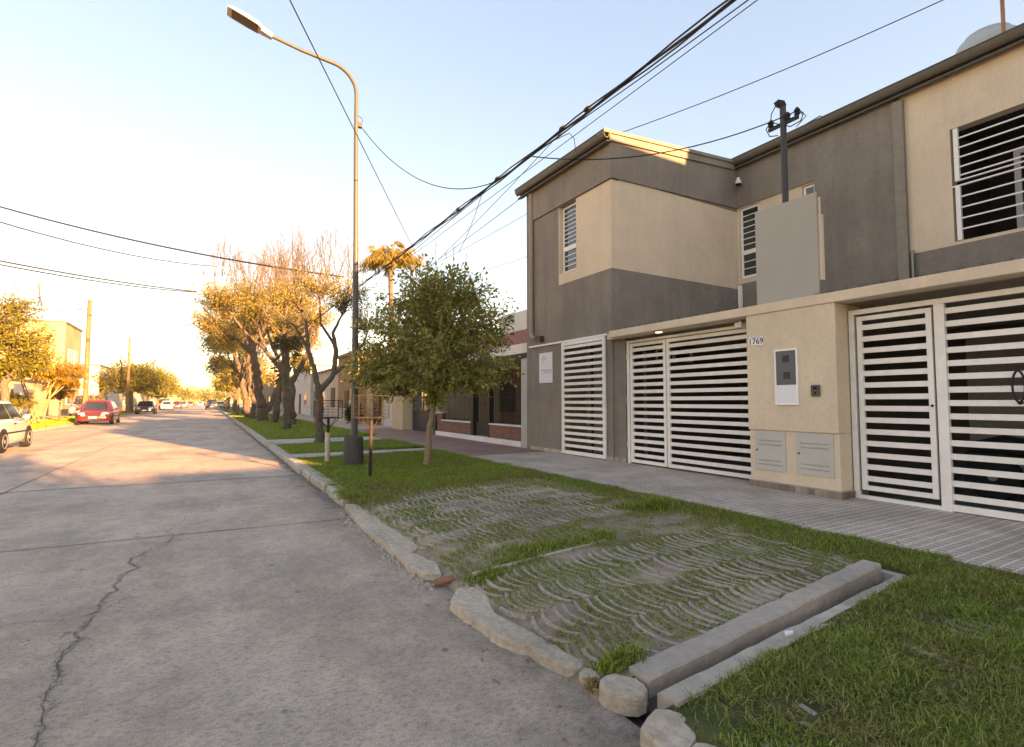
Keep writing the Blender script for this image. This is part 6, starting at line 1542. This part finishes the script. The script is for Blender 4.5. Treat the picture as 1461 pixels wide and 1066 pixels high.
make_car("pale car at the far end of the road", (-2.2,185,0.005), TO, P_wht, "hatch")
make_car("pale red car at the far end of the road", (-4.6,178,0.005), TO, P_red2, "hatch")
make_car("navy blue car driving on the right far down the road", (0.45,104,0.005), AWAY, P_navy, "van", L=4.2, Wd=1.85, H=1.72)
make_car("white car half hidden behind the navy one at the right kerb", (2.0,118,0.005), AWAY, P_wht, "sedan", L=4.3)
make_car("grey van standing off the road behind the red sedan", (-9.3,58.5,0.12), TO, P_gry, "van", L=4.6, Wd=1.9, H=1.9, cat="van")
# a person standing far down the right kerb
pe = thing("person", "person in dark clothes standing by the right kerb far down the street", "person", (2.15,84.0,0.1))
me = bpy.data.meshes.new("body")
jv = [(0,0,.95,.15),(0,0,1.15,.145),(0,0,1.38,.16),(0,0,1.50,.07),(0,0,1.58,.075),(0,.02,1.68,.10),(.09,0,.90,.10),(.10,.02,.50,.075),(.11,-.03,.09,.05),(.12,-.14,.04,.045),(-.09,0,.90,.10),(-.11,.0,.50,.075),(-.13,.03,.09,.05),(-.14,-.09,.04,.045),(.18,0,1.40,.065),(.23,.02,1.14,.05),(.22,-.06,.90,.042),(.22,-.09,.80,.04),(-.18,0,1.40,.065),(-.24,.02,1.14,.05),(-.23,-.05,.90,.042),(-.23,-.08,.80,.04)]
je = [(0,1),(1,2),(2,3),(3,4),(4,5),(0,6),(6,7),(7,8),(8,9),(0,10),(10,11),(11,12),(12,13),(2,14),(14,15),(15,16),(16,17),(2,18),(18,19),(19,20),(20,21)]
me.from_pydata([v[:3] for v in jv], je, []); pb_ = bpy.data.objects.new("body", me); COL.objects.link(pb_); pb_.parent = pe
sk = pb_.modifiers.new("skin", 'SKIN')
for i,v in enumerate(jv): me.skin_vertices[0].data[i].radius = (v[3], v[3]*.8 if i<3 else v[3])
me.skin_vertices[0].data[0].use_root = True
sb = pb_.modifiers.new("sub", 'SUBSURF'); sb.levels = 1; sb.render_levels = 2
me.materials.append(mat("dark_clothes", (0.02,0.02,0.023), 0.9))
b = MB(); b.lathe([(0.02,1.78),(0.09,1.765),(0.108,1.70),(0.10,1.64)], (0,.03,0), 12); b.build("hair", mat("dark_hair",(0.015,0.011,0.009),0.7), pe, smooth=True, local=True)
# ------------------------------------------------------------------ the far end of the street
qf = random.Random(44); frng = np.random.default_rng(44)
P, D, L = [], [], []; tb = MB()
for (x,y,h,r) in [(-14,205,8,5),(-22,215,9,6),(-8,230,7,4.5),(9,170,9,5),(12,195,10,6),(5,235,7,4.5),(16,225,10,6),(-1.5,262,6,4),(-30,200,8,6),(24,200,9,6),(2,300,7,6),(-6,300,8,6),(-16,270,9,7),(14,280,9,7)]:
    tb.tube([(x,y,0),(x,y,h*.5)], [.3,.2], 6)
    for k in range(26):
        d = frng.normal(size=3); d /= np.linalg.norm(d); c = np.array([x,y,h*.62])+d*np.array([r*.8,r*.8,h*.33])*frng.uniform(.3,1)
        m = 26; P.append(c+frng.normal(size=(m,3))*r*.2); D.append(frng.normal(size=(m,3))); L.append(frng.uniform(.5,1.0,m))
ft = thing("far_trees", "pale mass of trees closing the far end of the street", "trees", (0,230,0)); ft["kind"] = "stuff"
tb.build("trunk", M_bark, ft); leaf_mesh("crown", np.concatenate(P), np.concatenate(D), np.concatenate(L), .6, LM_lime, frng, ft)
# faint warm air down the street
hz = MB(); hz.box(-135, 145, -70, 470, -1.2, 16.0)
ho_ = hz.build("haze", mat("haze_air", (1,1,1)), None)
hm = bpy.data.materials.new("haze_volume"); hm.use_nodes = True; hm.node_tree.nodes.clear()
hv = hm.node_tree.nodes.new("ShaderNodeVolumePrincipled"); hv.inputs["Color"].default_value = (0.95,0.93,0.9,1); hv.inputs["Density"].default_value = 0.0004; hv.inputs["Anisotropy"].default_value = 0.0
hmo = hm.node_tree.nodes.new("ShaderNodeOutputMaterial"); hm.node_tree.links.new(hv.outputs[0], hmo.inputs["Volume"])
ho_.data.materials.clear(); ho_.data.materials.append(hm); ho_["kind"] = "stuff"
